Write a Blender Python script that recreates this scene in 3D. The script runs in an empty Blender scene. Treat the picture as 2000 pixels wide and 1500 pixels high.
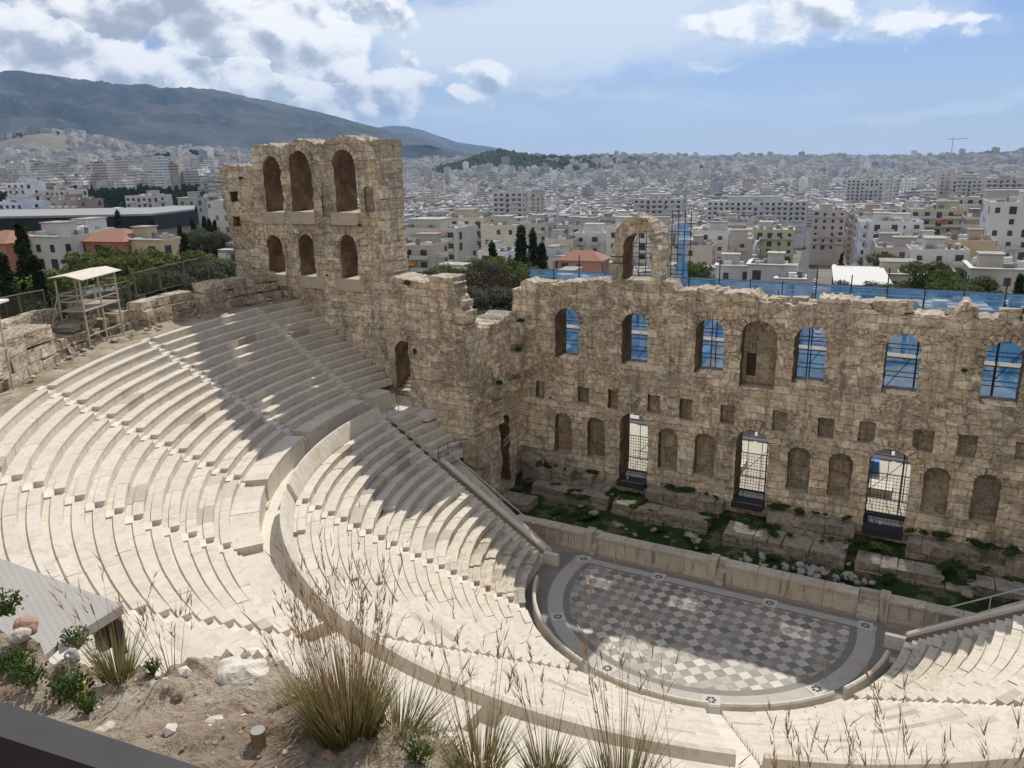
import bpy, math, random
import numpy as np
from mathutils import Vector, Matrix
from mathutils.geometry import delaunay_2d_cdt
random.seed(7); RNG = np.random.default_rng(11)
S = bpy.context.scene; COL = S.collection
R_ = math.radians
# ------------------------------------------------------------------ camera
CAM = np.array([11.564, -47.124, 27.851]); YAW, PITCH, ROLL, FOC = 0.511, -0.278, -0.023, 1550.0
def cam_axes():
    cy, sy = math.cos(YAW), math.sin(YAW)
    f = np.array([-sy*math.cos(PITCH), cy*math.cos(PITCH), math.sin(PITCH)])
    r = np.array([cy, sy, 0.]); u = np.cross(r, f); c, s = math.cos(ROLL), math.sin(ROLL)
    return c*r+s*u, -s*r+c*u, f
RT, UP, FW = cam_axes()
cam_d = bpy.data.cameras.new("camera"); cam_o = bpy.data.objects.new("camera", cam_d); COL.objects.link(cam_o)
cam_d.sensor_width = 36; cam_d.lens = FOC/2000*36; cam_d.clip_start = .1; cam_d.clip_end = 80000
M = Matrix([[RT[i], UP[i], -FW[i], CAM[i]] for i in range(3)]+[[0, 0, 0, 1]]); cam_o.matrix_world = M
S.camera = cam_o
def px(p):
    q = np.atleast_2d(p)-CAM
    z = q@FW
    return 1000+FOC*(q@RT)/z, 750-FOC*(q@UP)/z, z
def ray(u, v):
    d = RT*(u-1000)/FOC-UP*(v-750)/FOC+FW
    return d/np.linalg.norm(d)
def hdir(u, v=310):
    d = ray(u, v); h = d[:2]/np.linalg.norm(d[:2]); return h
# ------------------------------------------------------------------ light
SUNV = np.array([-0.17, 1.0, 1.075]); SUNV = SUNV/np.linalg.norm(SUNV)
sl = bpy.data.lights.new("sun", 'SUN'); sl.energy = 4.0; sl.angle = R_(.53); sl.color = (1, .94, .84)
so = bpy.data.objects.new("sun", sl); COL.objects.link(so)
so.rotation_euler = Vector(-SUNV).to_track_quat('-Z', 'Y').to_euler(); so.location = (0, 0, 200)
S.view_settings.view_transform = 'Standard'; S.view_settings.look = 'None'; S.view_settings.gamma = 1
S.view_settings.exposure = 0.17
W = bpy.data.worlds.new("World"); S.world = W; W.use_nodes = True
# ------------------------------------------------------------------ node helper
class N:
    def __init__(s, tree): s.t = tree; s.t.nodes.clear()
    def n(s, typ, **k):
        nd = s.t.nodes.new(typ)
        for a, b in k.items():
            if a.startswith('i_'):
                key = a[2:]; key = int(key) if key.isdigit() else key.replace('_', ' ')
                s.set(nd.inputs[key], b)
            else: setattr(nd, a, b)
        return nd
    def set(s, inp, b):
        if isinstance(b, bpy.types.NodeSocket): s.t.links.new(b, inp)
        elif isinstance(b, bpy.types.Node): s.t.links.new(b.outputs[0], inp)
        else:
            if isinstance(b, (tuple, list)) and len(b) == 3 and inp.type == 'RGBA': b = (*b, 1)
            inp.default_value = b
    def m(s, op, a, b=0., c=None, clamp=False):
        nd = s.n('ShaderNodeMath', operation=op, use_clamp=clamp); s.set(nd.inputs[0], a); s.set(nd.inputs[1], b)
        if c is not None: s.set(nd.inputs[2], c)
        return nd.outputs[0]
    def vm(s, op, a, b=(0, 0, 0)):
        nd = s.n('ShaderNodeVectorMath', operation=op); s.set(nd.inputs[0], a)
        if op == 'SCALE': s.set(nd.inputs[3], b)
        else: s.set(nd.inputs[1], b)
        return nd.outputs[0]
    def mix(s, f, a, b, bt='MIX'):
        nd = s.n('ShaderNodeMix', data_type='RGBA', blend_type=bt); s.set(nd.inputs[0], f); s.set(nd.inputs[6], a); s.set(nd.inputs[7], b); return nd.outputs[2]
    def ramp(s, f, stops, interp='LINEAR'):
        nd = s.n('ShaderNodeValToRGB'); nd.color_ramp.interpolation = interp
        el = nd.color_ramp.elements
        while len(el) < len(stops): el.new(.5)
        for e, (p, c) in zip(el, stops):
            e.position = p; e.color = (c, c, c, 1) if isinstance(c, (int, float)) else (*c, 1)
        s.set(nd.inputs[0], f); return nd.outputs[0]
    def noise(s, v, sc, det=4, rough=.55, dist=0., out=0):
        nd = s.n('ShaderNodeTexNoise'); s.set(nd.inputs['Vector'], v); nd.inputs['Scale'].default_value = sc
        nd.inputs['Detail'].default_value = det; nd.inputs['Roughness'].default_value = rough; nd.inputs['Distortion'].default_value = dist
        return nd.outputs[out]
    def smooth(s, x, a, b):
        nd = s.n('ShaderNodeMapRange', interpolation_type='SMOOTHSTEP'); s.set(nd.inputs[0], x)
        nd.inputs[1].default_value = a; nd.inputs[2].default_value = b; return nd.outputs[0]
# ------------------------------------------------------------------ sky
def build_sky():
    k = N(W.node_tree)
    sky = k.n('ShaderNodeTexSky', sky_type='NISHITA'); sky.sun_disc = False
    sky.sun_elevation = math.asin(SUNV[2]); sky.sun_rotation = math.atan2(SUNV[0], SUNV[1])
    sky.altitude = 150; sky.air_density = 1.0; sky.dust_density = .1; sky.ozone_density = 1.6
    tc = k.n('ShaderNodeTexCoord'); sp = k.n('ShaderNodeSeparateXYZ'); k.set(sp.inputs[0], tc.outputs['Generated'])
    el = k.m('ARCSINE', sp.outputs[2])
    # azimuth measured from the middle of the view so the seam lies behind
    c0, s0 = math.cos(YAW), math.sin(YAW)
    xr = k.m('ADD', k.m('MULTIPLY', sp.outputs[0], c0), k.m('MULTIPLY', sp.outputs[1], s0))
    yr = k.m('SUBTRACT', k.m('MULTIPLY', sp.outputs[1], c0), k.m('MULTIPLY', sp.outputs[0], s0))
    az = k.m('ARCTAN2', xr, yr)
    cb = k.n('ShaderNodeCombineXYZ'); k.set(cb.inputs[0], az); k.set(cb.inputs[1], k.m('MULTIPLY', el, 1.35))
    P = cb.outputs[0]
    wq = k.n('ShaderNodeTexNoise'); k.set(wq.inputs['Vector'], P); wq.inputs['Scale'].default_value = 8; wq.inputs['Detail'].default_value = 7; wq.inputs['Roughness'].default_value = .6
    ws = k.n('ShaderNodeSeparateColor'); k.set(ws.inputs[0], wq.outputs[1])
    azw = k.m('ADD', az, k.m('MULTIPLY', k.m('SUBTRACT', ws.outputs[0], .5), .16)); elw = k.m('ADD', el, k.m('MULTIPLY', k.m('SUBTRACT', ws.outputs[1], .5), .09))
    def ae(u, v):
        d = ray(u, v); x = d[0]*c0+d[1]*s0; y = d[1]*c0-d[0]*s0
        return math.atan2(x, y), math.asin(d[2])
    vq = [None]
    def cb_(*a): q = blob(*a); return (q, vq[0])
    def mxv(l):
        r, t = l[0]
        for x, y in l[1:]: g_ = k.m('GREATER_THAN', x, r); t = k.m('ADD', k.m('MULTIPLY', t, k.m('SUBTRACT', 1., g_)), k.m('MULTIPLY', y, g_)); r = k.m('MAXIMUM', r, x)
        return r, t
    def blob(u, v, ru, rv, gain=1., rot=0.):
        a, e = ae(u, v); dx = k.m('SUBTRACT', azw, a); dy = k.m('SUBTRACT', elw, e)
        if rot:
            c, s_ = math.cos(rot), math.sin(rot)
            dx, dy = k.m('ADD', k.m('MULTIPLY', dx, c), k.m('MULTIPLY', dy, s_)), k.m('SUBTRACT', k.m('MULTIPLY', dy, c), k.m('MULTIPLY', dx, s_))
        q = k.m('ADD', k.m('POWER', k.m('ABSOLUTE', k.m('DIVIDE', dx, ru/1500.)), 2.), k.m('POWER', k.m('ABSOLUTE', k.m('DIVIDE', dy, rv/1500.)), 2.))
        vq[0] = k.m('DIVIDE', dy, rv/1500.); return k.m('MULTIPLY', k.m('SUBTRACT', 1., q), gain)
    def mx(l):
        r = l[0]
        for x in l[1:]: r = k.m('MAXIMUM', r, x)
        return r
    cum, topn = mxv([cb_(60, 110, 400, 110, 1.25), cb_(200, -10, 330, 90, 1.2), cb_(420, 60, 150, 80, 1.2), cb_(585, 80, 125, 85, 1.4), cb_(430, 165, 230, 48, 1.1), cb_(705, 20, 85, 55, .9), cb_(780, 178, 82, 34, 1.05),
              cb_(640, 200, 120, 34, 1.0), cb_(945, 160, 56, 24, .72), cb_(918, 190, 56, 15, .68), cb_(790, 130, 34, 16, .55),
              cb_(250, 215, 380, 45, .85), cb_(-500, 0, 500, 260, 1.), cb_(1570, 48, 210, 34, .66, R_(-6)), cb_(1740, 66, 130, 12, .62, R_(4))])
    n1 = k.noise(P, 6.5, 9, .55, .12); wrp = k.n('ShaderNodeTexNoise'); k.set(wrp.inputs['Vector'], P); wrp.inputs['Scale'].default_value = 6; wrp.inputs['Detail'].default_value = 3
    off = k.vm('ADD', P, (.007, .020, 0)); n1b = k.noise(off, 6.5, 9, .55, .12)
    vor = k.n('ShaderNodeTexVoronoi', feature='SMOOTH_F1'); k.set(vor.inputs['Vector'], k.vm('ADD', P, k.vm('SCALE', wrp.outputs[1], .05))); vor.inputs['Scale'].default_value = 24; vor.inputs['Smoothness'].default_value = .6
    vor2 = k.n('ShaderNodeTexVoronoi', feature='SMOOTH_F1'); k.set(vor2.inputs['Vector'], k.vm('ADD', k.vm('ADD', P, (.006, .012, 0)), k.vm('SCALE', wrp.outputs[1], .05))); vor2.inputs['Scale'].default_value = 24; vor2.inputs['Smoothness'].default_value = .6
    puff = k.m('MULTIPLY', vor.outputs[0], -.55); puff2 = k.m('MULTIPLY', vor2.outputs[0], -.55)
    nh = k.noise(P, 26, 8, .62, .2); nhb = k.noise(off, 26, 8, .62, .2)
    dens = k.m('ADD', k.m('ADD', k.m('MULTIPLY', cum, .55), k.m('ADD', k.m('MULTIPLY', n1, 1.35), k.m('MULTIPLY', nh, 1.0))), k.m('MULTIPLY', puff, .9))
    cov = k.smooth(dens, .90, 1.22)
    lit = k.m('ADD', k.m('MULTIPLY', k.m('ADD', k.m('SUBTRACT', n1, n1b), k.m('MULTIPLY', k.m('SUBTRACT', nh, nhb), .45)), 4.2), k.m('MULTIPLY', k.m('SUBTRACT', puff, puff2), 3.0))
    thick = k.m('MULTIPLY', k.smooth(dens, 1.15, 2.0), k.m('ADD', .15, k.m('MULTIPLY', k.smooth(az, .05, -.22), .85)))
    big = k.noise(k.vm('ADD', P, (3.1, 1.7, 0)), 5.5, 4, .5)
    lit = k.m('ADD', lit, k.m('MULTIPLY', k.m('MULTIPLY', k.smooth(topn, -.75, .45), .5), 1.)); lit = k.m('SUBTRACT', lit, .27)
    sh = k.m('ADD', k.m('SUBTRACT', k.m('ADD', .76, k.m('MULTIPLY', k.smooth(az, 0., .1), .3)), k.m('MULTIPLY', thick, .40)), k.m('ADD', lit, k.m('MULTIPLY', k.m('SUBTRACT', big, .5), k.m('ADD', .2, k.m('MULTIPLY', k.smooth(az, .05, -.22), .9)))), clamp=True)
    ccol = k.ramp(sh, [(0, (.36, .40, .47)), (.35, (.50, .54, .61)), (.7, (.84, .86, .89)), (1, (1.0, .99, .98))])
    # high thin veil
    st = k.vm('MULTIPLY', P, (1., 3.2, 1.)); cir = k.noise(st, 3.2, 7, .6, .6)
    veilm = mx([blob(1120, 50, 560, 120, 1.1, R_(4)), blob(1850, 215, 330, 16, .8), blob(1300, 225, 420, 55, .5), blob(950, 250, 420, 60, .55), blob(1380, 126, 90, 10, .8), blob(1500, 60, 400, 60, .8), blob(1100, 180, 120, 12, .6)])
    veil = k.m('MULTIPLY', k.smooth(k.m('ADD', k.m('MULTIPLY', veilm, .55), cir), .50, 1.0), .85)
    base = k.vm('MULTIPLY', sky.outputs[0], (.033, .047, .074))
    # whiter air near the horizon
    hz = k.m('MULTIPLY', k.m('POWER', k.m('SUBTRACT', 1., k.m('ABSOLUTE', sp.outputs[2])), 12.), .80)
    c = k.mix(hz, base, (.72, .76, .80)); c = k.mix(veil, c, (.74, .80, .86)); c = k.mix(cov, c, ccol)
    # unseen bright cloud added overhead and behind the viewer to lift ambient light
    far = k.m('MAXIMUM', k.smooth(k.m('ABSOLUTE', az), .85, 1.3), k.smooth(el, .45, .8)); ov = k.smooth(k.noise(k.vm('SCALE', tc.outputs['Generated'], 1.), 2.2, 6, .6), .36, .58)
    c = k.mix(k.m('MULTIPLY', k.m('MULTIPLY', far, ov), .68), c, (.98, .97, .96))
    bg = k.n('ShaderNodeBackground'); k.set(bg.inputs[0], c); bg.inputs[1].default_value = 1.
    out = k.n('ShaderNodeOutputWorld'); k.set(out.inputs[0], bg)
build_sky()
# ------------------------------------------------------------------ mesh helpers
def tag(o, label=None, cat=None, group=None, kind=None):
    if label: o['label'] = label
    if cat: o['category'] = cat
    if group: o['group'] = group
    if kind: o['kind'] = kind
    return o
def link(o, parent=None):
    COL.objects.link(o)
    if parent: o.parent = parent
    return o
def empty(name, loc=(0, 0, 0), rz=0, **k):
    o = bpy.data.objects.new(name, None); o.location = loc; o.rotation_euler = (0, 0, rz); o.empty_display_size = .2
    return tag(link(o), **k)
def npmesh(name, v, f, mats, mi=None, smooth=False, col=None):
    me = bpy.data.meshes.new(name); v = np.asarray(v, np.float32)
    if isinstance(f, np.ndarray):
        n, kk = f.shape; me.vertices.add(len(v)); me.vertices.foreach_set('co', v.ravel())
        me.loops.add(n*kk); me.loops.foreach_set('vertex_index', f.astype(np.int32).ravel())
        me.polygons.add(n); me.polygons.foreach_set('loop_start', np.arange(0, n*kk, kk, dtype=np.int32))
        me.update(calc_edges=True)
    else:
        me.from_pydata(v.tolist(), [], f); me.update()
    for m in (mats if isinstance(mats, (list, tuple)) else [mats]): me.materials.append(m)
    if mi is not None: me.polygons.foreach_set('material_index', np.asarray(mi, np.int32))
    me.polygons.foreach_set('use_smooth', np.full(len(me.polygons), bool(smooth)))
    if col is not None:   # per face colours
        at = me.color_attributes.new('Col', 'FLOAT_COLOR', 'CORNER')
        tot = np.empty(len(me.polygons), np.int32); me.polygons.foreach_get('loop_total', tot)
        c = np.repeat(np.asarray(col, np.float32), tot, axis=0)
        if c.shape[1] == 3: c = np.hstack([c, np.ones((len(c), 1), np.float32)])
        at.data.foreach_set('color', c.ravel())
    me.update(); return me
def mobj(name, me, parent=None, loc=None, **k):
    o = bpy.data.objects.new(name, me); link(o, parent)
    if loc is not None: o.location = loc
    return tag(o, **k)
class MB:
    def __init__(s): s.v = []; s.f = []; s.mi = []; s.c = []
    def add(s, v, f, mi=0, c=(1, 1, 1)):
        b = len(s.v); s.v += [tuple(map(float, p)) for p in v]; s.f += [tuple(i+b for i in q) for q in f]; s.mi += [mi]*len(f); s.c += [c]*len(f); return s
    def box(s, a, b, mi=0, c=(1, 1, 1), rz=0., org=None, jit=0.):
        x0, y0, z0 = a; x1, y1, z1 = b
        v = [(x, y, z) for z in (z0, z1) for x, y in ((x0, y0), (x1, y0), (x1, y1), (x0, y1))]
        if jit: v = [tuple(q+random.uniform(-jit, jit) for q in p) for p in v]
        if rz:
            ox, oy = org or ((x0+x1)/2, (y0+y1)/2); cs, sn = math.cos(rz), math.sin(rz)
            v = [(ox+(p[0]-ox)*cs-(p[1]-oy)*sn, oy+(p[0]-ox)*sn+(p[1]-oy)*cs, p[2]) for p in v]
        return s.add(v, [(0, 3, 2, 1), (4, 5, 6, 7), (0, 1, 5, 4), (1, 2, 6, 5), (2, 3, 7, 6), (3, 0, 4, 7)], mi, c)
    def tube(s, a, b, r, n=6, mi=0, r2=None):
        a, b = Vector(a), Vector(b); d = (b-a).normalized(); u = d.orthogonal().normalized(); w = d.cross(u); r2 = r if r2 is None else r2
        v = [a+(u*math.cos(2*math.pi*i/n)+w*math.sin(2*math.pi*i/n))*r for i in range(n)]+[b+(u*math.cos(2*math.pi*i/n)+w*math.sin(2*math.pi*i/n))*r2 for i in range(n)]
        return s.add(v, [(i, (i+1) % n, n+(i+1) % n, n+i) for i in range(n)]+[tuple(range(n-1, -1, -1)), tuple(range(n, 2*n))], mi)
    def poly(s, pts, mi=0): return s.add(pts, [tuple(range(len(pts)))], mi)
    def rock(s, c, r, mi=0, flat=.7, seed=None):
        rn = random.Random(seed if seed is not None else random.random())
        import itertools
        vs = []; t = (1+5**.5)/2
        base = [(-1, t, 0), (1, t, 0), (-1, -t, 0), (1, -t, 0), (0, -1, t), (0, 1, t), (0, -1, -t), (0, 1, -t), (t, 0, -1), (t, 0, 1), (-t, 0, -1), (-t, 0, 1)]
        sx, sy, sz = rn.uniform(.7, 1.3), rn.uniform(.6, 1.1), flat*rn.uniform(.7, 1.1); a = rn.uniform(0, 6.28)
        for p in base:
            q = Vector(p).normalized()*rn.uniform(.75, 1.15)*r; x, y, z = q.x*sx, q.y*sy, q.z*sz
            vs.append((c[0]+x*math.cos(a)-y*math.sin(a), c[1]+x*math.sin(a)+y*math.cos(a), c[2]+z))
        f = [(0, 11, 5), (0, 5, 1), (0, 1, 7), (0, 7, 10), (0, 10, 11), (1, 5, 9), (5, 11, 4), (11, 10, 2), (10, 7, 6), (7, 1, 8), (3, 9, 4), (3, 4, 2), (3, 2, 6), (3, 6, 8), (3, 8, 9), (4, 9, 5), (2, 4, 11), (6, 2, 10), (8, 6, 7), (9, 8, 1)]
        return s.add(vs, f, mi)
    def build(s, name, mats, parent=None, smooth=False, usecol=False, loc=None, **k):
        me = npmesh(name, s.v, s.f, mats, s.mi, smooth, s.c if usecol else None); return mobj(name, me, parent, loc, **k)
    def mesh(s, name, mats, smooth=False, usecol=False): return npmesh(name, s.v, s.f, mats, s.mi, smooth, s.c if usecol else None)
# value noise in numpy
_T = RNG.random((256, 256))
def vn(x, y):
    x = np.asarray(x, float); y = np.asarray(y, float); xi = np.floor(x).astype(int); yi = np.floor(y).astype(int); fx = x-xi; fy = y-yi
    fx = fx*fx*(3-2*fx); fy = fy*fy*(3-2*fy); g = lambda a, b: _T[a % 256, b % 256]
    return (g(xi, yi)*(1-fx)+g(xi+1, yi)*fx)*(1-fy)+(g(xi, yi+1)*(1-fx)+g(xi+1, yi+1)*fx)*fy
def fbm(x, y, o=4, g=.5):
    r = 0; a = 1; t = 0
    for i in range(o): r = r+a*vn(x*2**i+17*i, y*2**i+31*i); t += a; a *= g
    return r/t-.5
# ------------------------------------------------------------------ materials
def mat(name):
    m = bpy.data.materials.new(name); m.use_nodes = True; return m, N(m.node_tree)
def fin(k, col, rough=.9, bump=None, bs=.3, bd=.05, spec=.2, metal=0.):
    p = k.n('ShaderNodeBsdfPrincipled'); k.set(p.inputs['Base Color'], col); k.set(p.inputs['Roughness'], rough)
    p.inputs['Specular IOR Level'].default_value = spec; p.inputs['Metallic'].default_value = metal
    if bump is not None:
        b = k.n('ShaderNodeBump'); b.inputs['Strength'].default_value = bs; b.inputs['Distance'].default_value = bd; k.set(b.inputs['Height'], bump); k.set(p.inputs['Normal'], b)
    o = k.n('ShaderNodeOutputMaterial'); k.set(o.inputs[0], p); return p
def flat(name, c, rough=.7, metal=0., var=.15, sc=3., spec=.3):
    m, k = mat(name); tc = k.n('ShaderNodeTexCoord'); n = k.noise(tc.outputs['Object'], sc, 5)
    lo = tuple(x*(1-var) for x in c); hi = tuple(min(1, x*(1+var)) for x in c)
    fin(k, k.mix(n, lo, hi), rough, metal=metal, spec=spec); return m
def stone_mat(name, pale=1., orange=0., blockw=1.25, blockh=.56, grey=0., rubble=.5, zsplit=None):
    m, k = mat(name); g = k.n('ShaderNodeNewGeometry'); P = g.outputs['Position']
    sp = k.n('ShaderNodeSeparateXYZ'); k.set(sp.inputs[0], P)
    cb = k.n('ShaderNodeCombineXYZ'); k.set(cb.inputs[0], k.m('ADD', sp.outputs[0], sp.outputs[1])); k.set(cb.inputs[1], sp.outputs[2])
    V = cb.outputs[0]
    w = k.n('ShaderNodeTexNoise'); k.set(w.inputs['Vector'], P); w.inputs['Scale'].default_value = 1.3; w.inputs['Detail'].default_value = 3
    Vw = k.vm('ADD', V, k.vm('SCALE', k.vm('SUBTRACT', w.outputs[1], (.5, .5, .5)), .20))
    def brick(bw, bh):
        b = k.n('ShaderNodeTexBrick'); b.offset = .45; b.squash = .8; b.squash_frequency = 3; k.set(b.inputs['Vector'], Vw)
        b.inputs['Color1'].default_value = (0, 0, 0, 1); b.inputs['Color2'].default_value = (1, 1, 1, 1); b.inputs['Mortar'].default_value = (.5, .5, .5, 1)
        b.inputs['Scale'].default_value = 1; b.inputs['Mortar Size'].default_value = .020; b.inputs['Mortar Smooth'].default_value = .4
        b.inputs['Brick Width'].default_value = bw; b.inputs['Row Height'].default_value = bh; return b
    b1 = brick(blockw, blockh); b2 = brick(blockw*.52, blockh*.62)
    vor = k.n('ShaderNodeTexVoronoi', feature='DISTANCE_TO_EDGE'); k.set(vor.inputs['Vector'], k.vm('MULTIPLY', Vw, (2.6, 3.9, 1))); vor.inputs['Scale'].default_value = 1.; vor.inputs['Randomness'].default_value = .95
    vc = k.n('ShaderNodeTexVoronoi'); k.set(vc.inputs['Vector'], k.vm('MULTIPLY', Vw, (2.6, 3.9, 1))); vc.inputs['Scale'].default_value = 1.; vc.inputs['Randomness'].default_value = .95
    Vc = k.vm('MULTIPLY', Vw, (1.05/blockw*1.15, .80/blockh, 1))
    c1 = k.n('ShaderNodeTexVoronoi', distance='CHEBYCHEV'); c2 = k.n('ShaderNodeTexVoronoi', distance='CHEBYCHEV', feature='F2')
    for q in (c1, c2): k.set(q.inputs['Vector'], Vc); q.inputs['Scale'].default_value = 1.; q.inputs['Randomness'].default_value = .72
    ce = k.m('SUBTRACT', 1., k.smooth(k.m('SUBTRACT', c2.outputs[0], c1.outputs[0]), .0, .055))
    m1 = k.smooth(k.noise(k.vm('ADD', V, (9, 2, 0)), .28, 3), .49, .54)
    mr = k.smooth(k.noise(k.vm('ADD', V, (1, 7, 0)), .36, 4), .62-.2*rubble, .68-.2*rubble)
    if zsplit: hi_ = k.smooth(sp.outputs[2], zsplit-.4, zsplit+.5); m1 = k.m('MULTIPLY', m1, hi_); mr = k.m('MULTIPLY', mr, k.m('ADD', .0, hi_))
    tone = k.mix(m1, b1.outputs[0], c1.outputs[1]); mort = k.m('ADD', k.m('MULTIPLY', b1.outputs[1], k.m('SUBTRACT', 1., m1)), k.m('MULTIPLY', ce, k.m('MULTIPLY', m1, .85)))
    mort = k.m('MULTIPLY', mort, k.smooth(k.noise(k.vm('ADD', P, (4, 4, 4)), 1.6, 4, .7), .30, .48))
    tone = k.mix(mr, tone, vc.outputs[1]); vm_ = k.m('SUBTRACT', 1., k.smooth(vor.outputs[0], .0, .07)); mort = k.m('ADD', k.m('MULTIPLY', mort, k.m('SUBTRACT', 1., mr)), k.m('MULTIPLY', vm_, k.m('MULTIPLY', mr, .8)))
    tb = k.n('ShaderNodeSeparateColor'); k.set(tb.inputs[0], tone); tv = tb.outputs[0]
    A = (.40*pale, .335*pale, .255*pale); B = (.72*pale, .61*pale, .465*pale); C = (.56*pale, .41*pale, .265*pale)
    col = k.mix(tv, A, B); n2 = k.noise(P, .33, 5, .6)
    col = k.mix(k.m('MULTIPLY', k.smooth(n2, .5, .66), .45+orange), col, C)
    rub = (.33*pale, .235*pale, .165*pale); col = k.mix(k.m('MULTIPLY', mr, .35), col, rub)
    # soot and lichen
    n3 = k.noise(P, .22, 6, .62, .4); col = k.mix(k.m('MULTIPLY', k.smooth(n3, .52, .66), .42+grey), col, (.30, .275, .245))
    st = k.noise(k.vm('MULTIPLY', P, (1.4, 1.4, .16)), 1.1, 5, .6); col = k.mix(k.m('MULTIPLY', k.smooth(st, .50, .66), .55), col, (.19, .165, .145)); bg_ = k.noise(k.vm('ADD', P, (11, 3, 6)), .13, 4, .55); col = k.mix(k.m('MULTIPLY', k.smooth(bg_, .5, .6), .35), col, (.27, .235, .20))
    pit = k.noise(P, 5.5, 6, .7); col = k.mix(k.smooth(pit, .56, .74), col, (.16, .115, .075)); col = k.mix(k.m('MULTIPLY', k.smooth(pit, .30, .44), -.35), col, (.1, .1, .1))
    fine = k.noise(P, 2.2, 6, .65); col = k.mix(k.m('MULTIPLY', k.smooth(fine, .52, .7), .35), col, (.72*pale, .62*pale, .47*pale))
    col = k.mix(k.m('MULTIPLY', mort, .62), col, (.12, .088, .06))
    bl = k.noise(k.vm('ADD', P, (7, 1, 3)), .85, 6, .66, .5); col = k.mix(k.m('MULTIPLY', k.smooth(bl, .56, .66), .55), col, (.80*pale, .71*pale, .56*pale))
    # weathered grey upward faces
    up = k.n('ShaderNodeSeparateXYZ'); k.set(up.inputs[0], g.outputs['Normal']); col = k.mix(k.m('MULTIPLY', k.smooth(up.outputs[2], .5, .9), .6), col, (.40, .365, .31))
    h = k.m('ADD', k.m('MULTIPLY', k.m('SUBTRACT', 1., mort), .6), k.m('ADD', k.m('MULTIPLY', tv, .35), k.m('ADD', k.m('MULTIPLY', pit, .7), k.m('MULTIPLY', fine, .9))))
    ct = k.noise(k.vm('ADD', P, (2, 2, 9)), 3.1, 7, .72, .3); cv = k.m('ADD', .72, k.m('MULTIPLY', k.smooth(ct, .30, .66), .60)); col = k.vm('MULTIPLY', col, k.n('ShaderNodeCombineXYZ', i_0=cv, i_1=cv, i_2=cv))
    fin(k, col, .95, k.m('ADD', h, k.m('MULTIPLY', ct, 1.2)), 1., .12, .1); return m
M_WALL = stone_mat('old_wall_stone', 1.2, .1, 1.15, .56, .18, .55, 8.3)
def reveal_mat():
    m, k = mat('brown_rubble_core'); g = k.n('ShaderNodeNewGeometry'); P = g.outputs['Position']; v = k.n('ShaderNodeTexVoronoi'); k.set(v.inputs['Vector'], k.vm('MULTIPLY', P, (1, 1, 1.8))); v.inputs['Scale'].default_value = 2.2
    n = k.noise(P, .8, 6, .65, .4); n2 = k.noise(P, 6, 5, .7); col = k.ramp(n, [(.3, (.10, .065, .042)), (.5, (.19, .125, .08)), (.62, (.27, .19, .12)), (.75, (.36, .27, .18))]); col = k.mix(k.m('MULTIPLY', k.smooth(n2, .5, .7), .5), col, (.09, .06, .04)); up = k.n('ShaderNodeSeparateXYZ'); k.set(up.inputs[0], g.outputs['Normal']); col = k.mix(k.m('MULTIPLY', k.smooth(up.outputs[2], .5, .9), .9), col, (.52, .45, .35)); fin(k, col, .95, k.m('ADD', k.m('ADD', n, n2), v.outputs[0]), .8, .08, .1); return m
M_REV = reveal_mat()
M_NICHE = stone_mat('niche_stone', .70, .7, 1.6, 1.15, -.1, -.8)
M_TOWER = stone_mat('tower_stone', 1.18, .35, 1.5, .62, -.1, .45)
M_RUIN = stone_mat('ruin_block_stone', .72, -.1, 1.6, .7, .25, -.2)
M_RUINP = stone_mat('terrace_block_stone', .62, -.15, 1.9, .62, .1, -.1)
def marble_mat(name, c1, c2, dirt=.5, vein=.35, streak=False):
    m, k = mat(name); tc = k.n('ShaderNodeTexCoord'); g = k.n('ShaderNodeNewGeometry'); P = g.outputs['Position']
    at = k.n('ShaderNodeVertexColor'); at.layer_name = 'Col'; s = k.n('ShaderNodeSeparateColor'); k.set(s.inputs[0], at.outputs[0])
    col = k.mix(s.outputs[0], c1, c2)
    n = k.noise(P, 1.5, 7, .68, 1.0); col = k.mix(k.m('MULTIPLY', k.smooth(n, .46, .62), vein), col, (.46, .42, .36)); nw = k.noise(k.vm('ADD', P, (3, 3, 3)), 3.2, 6, .7, .6); col = k.mix(k.m('MULTIPLY', k.smooth(nw, .54, .66), .4), col, (.74, .70, .61))
    n4 = k.noise(k.vm('MULTIPLY', P, (1, 1, 2)), .32, 5, .6); col = k.mix(k.m('MULTIPLY', k.smooth(n4, .56, .72), dirt), col, (.52, .37, .235))
    n5 = k.noise(P, 6, 5, .7); col = k.mix(k.m('MULTIPLY', k.smooth(n5, .6, .75), dirt*.9), col, (.30, .235, .17))
    if streak: stv = k.noise(k.vm('MULTIPLY', P, (2.2, 2.2, .25)), 1.6, 6, .7); col = k.mix(k.m('MULTIPLY', k.smooth(stv, .53, .66), .7), col, (.17, .14, .11))
    col = k.mix(k.m('MULTIPLY', s.outputs[1], 1.), col, (.20, .165, .13))
    fin(k, col, .75, k.m('ADD', n5, n), .25, .02, .2); return m
M_MARB = marble_mat('bench_marble', (.575, .525, .445), (.635, .585, .50), .40, .6)
M_MARBW = marble_mat('stair_marble', (.63, .585, .51), (.70, .655, .58), .3, .3)
M_MARBO = marble_mat('weathered_marble', (.50, .445, .36), (.61, .55, .455), .6, .6, True)
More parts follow.
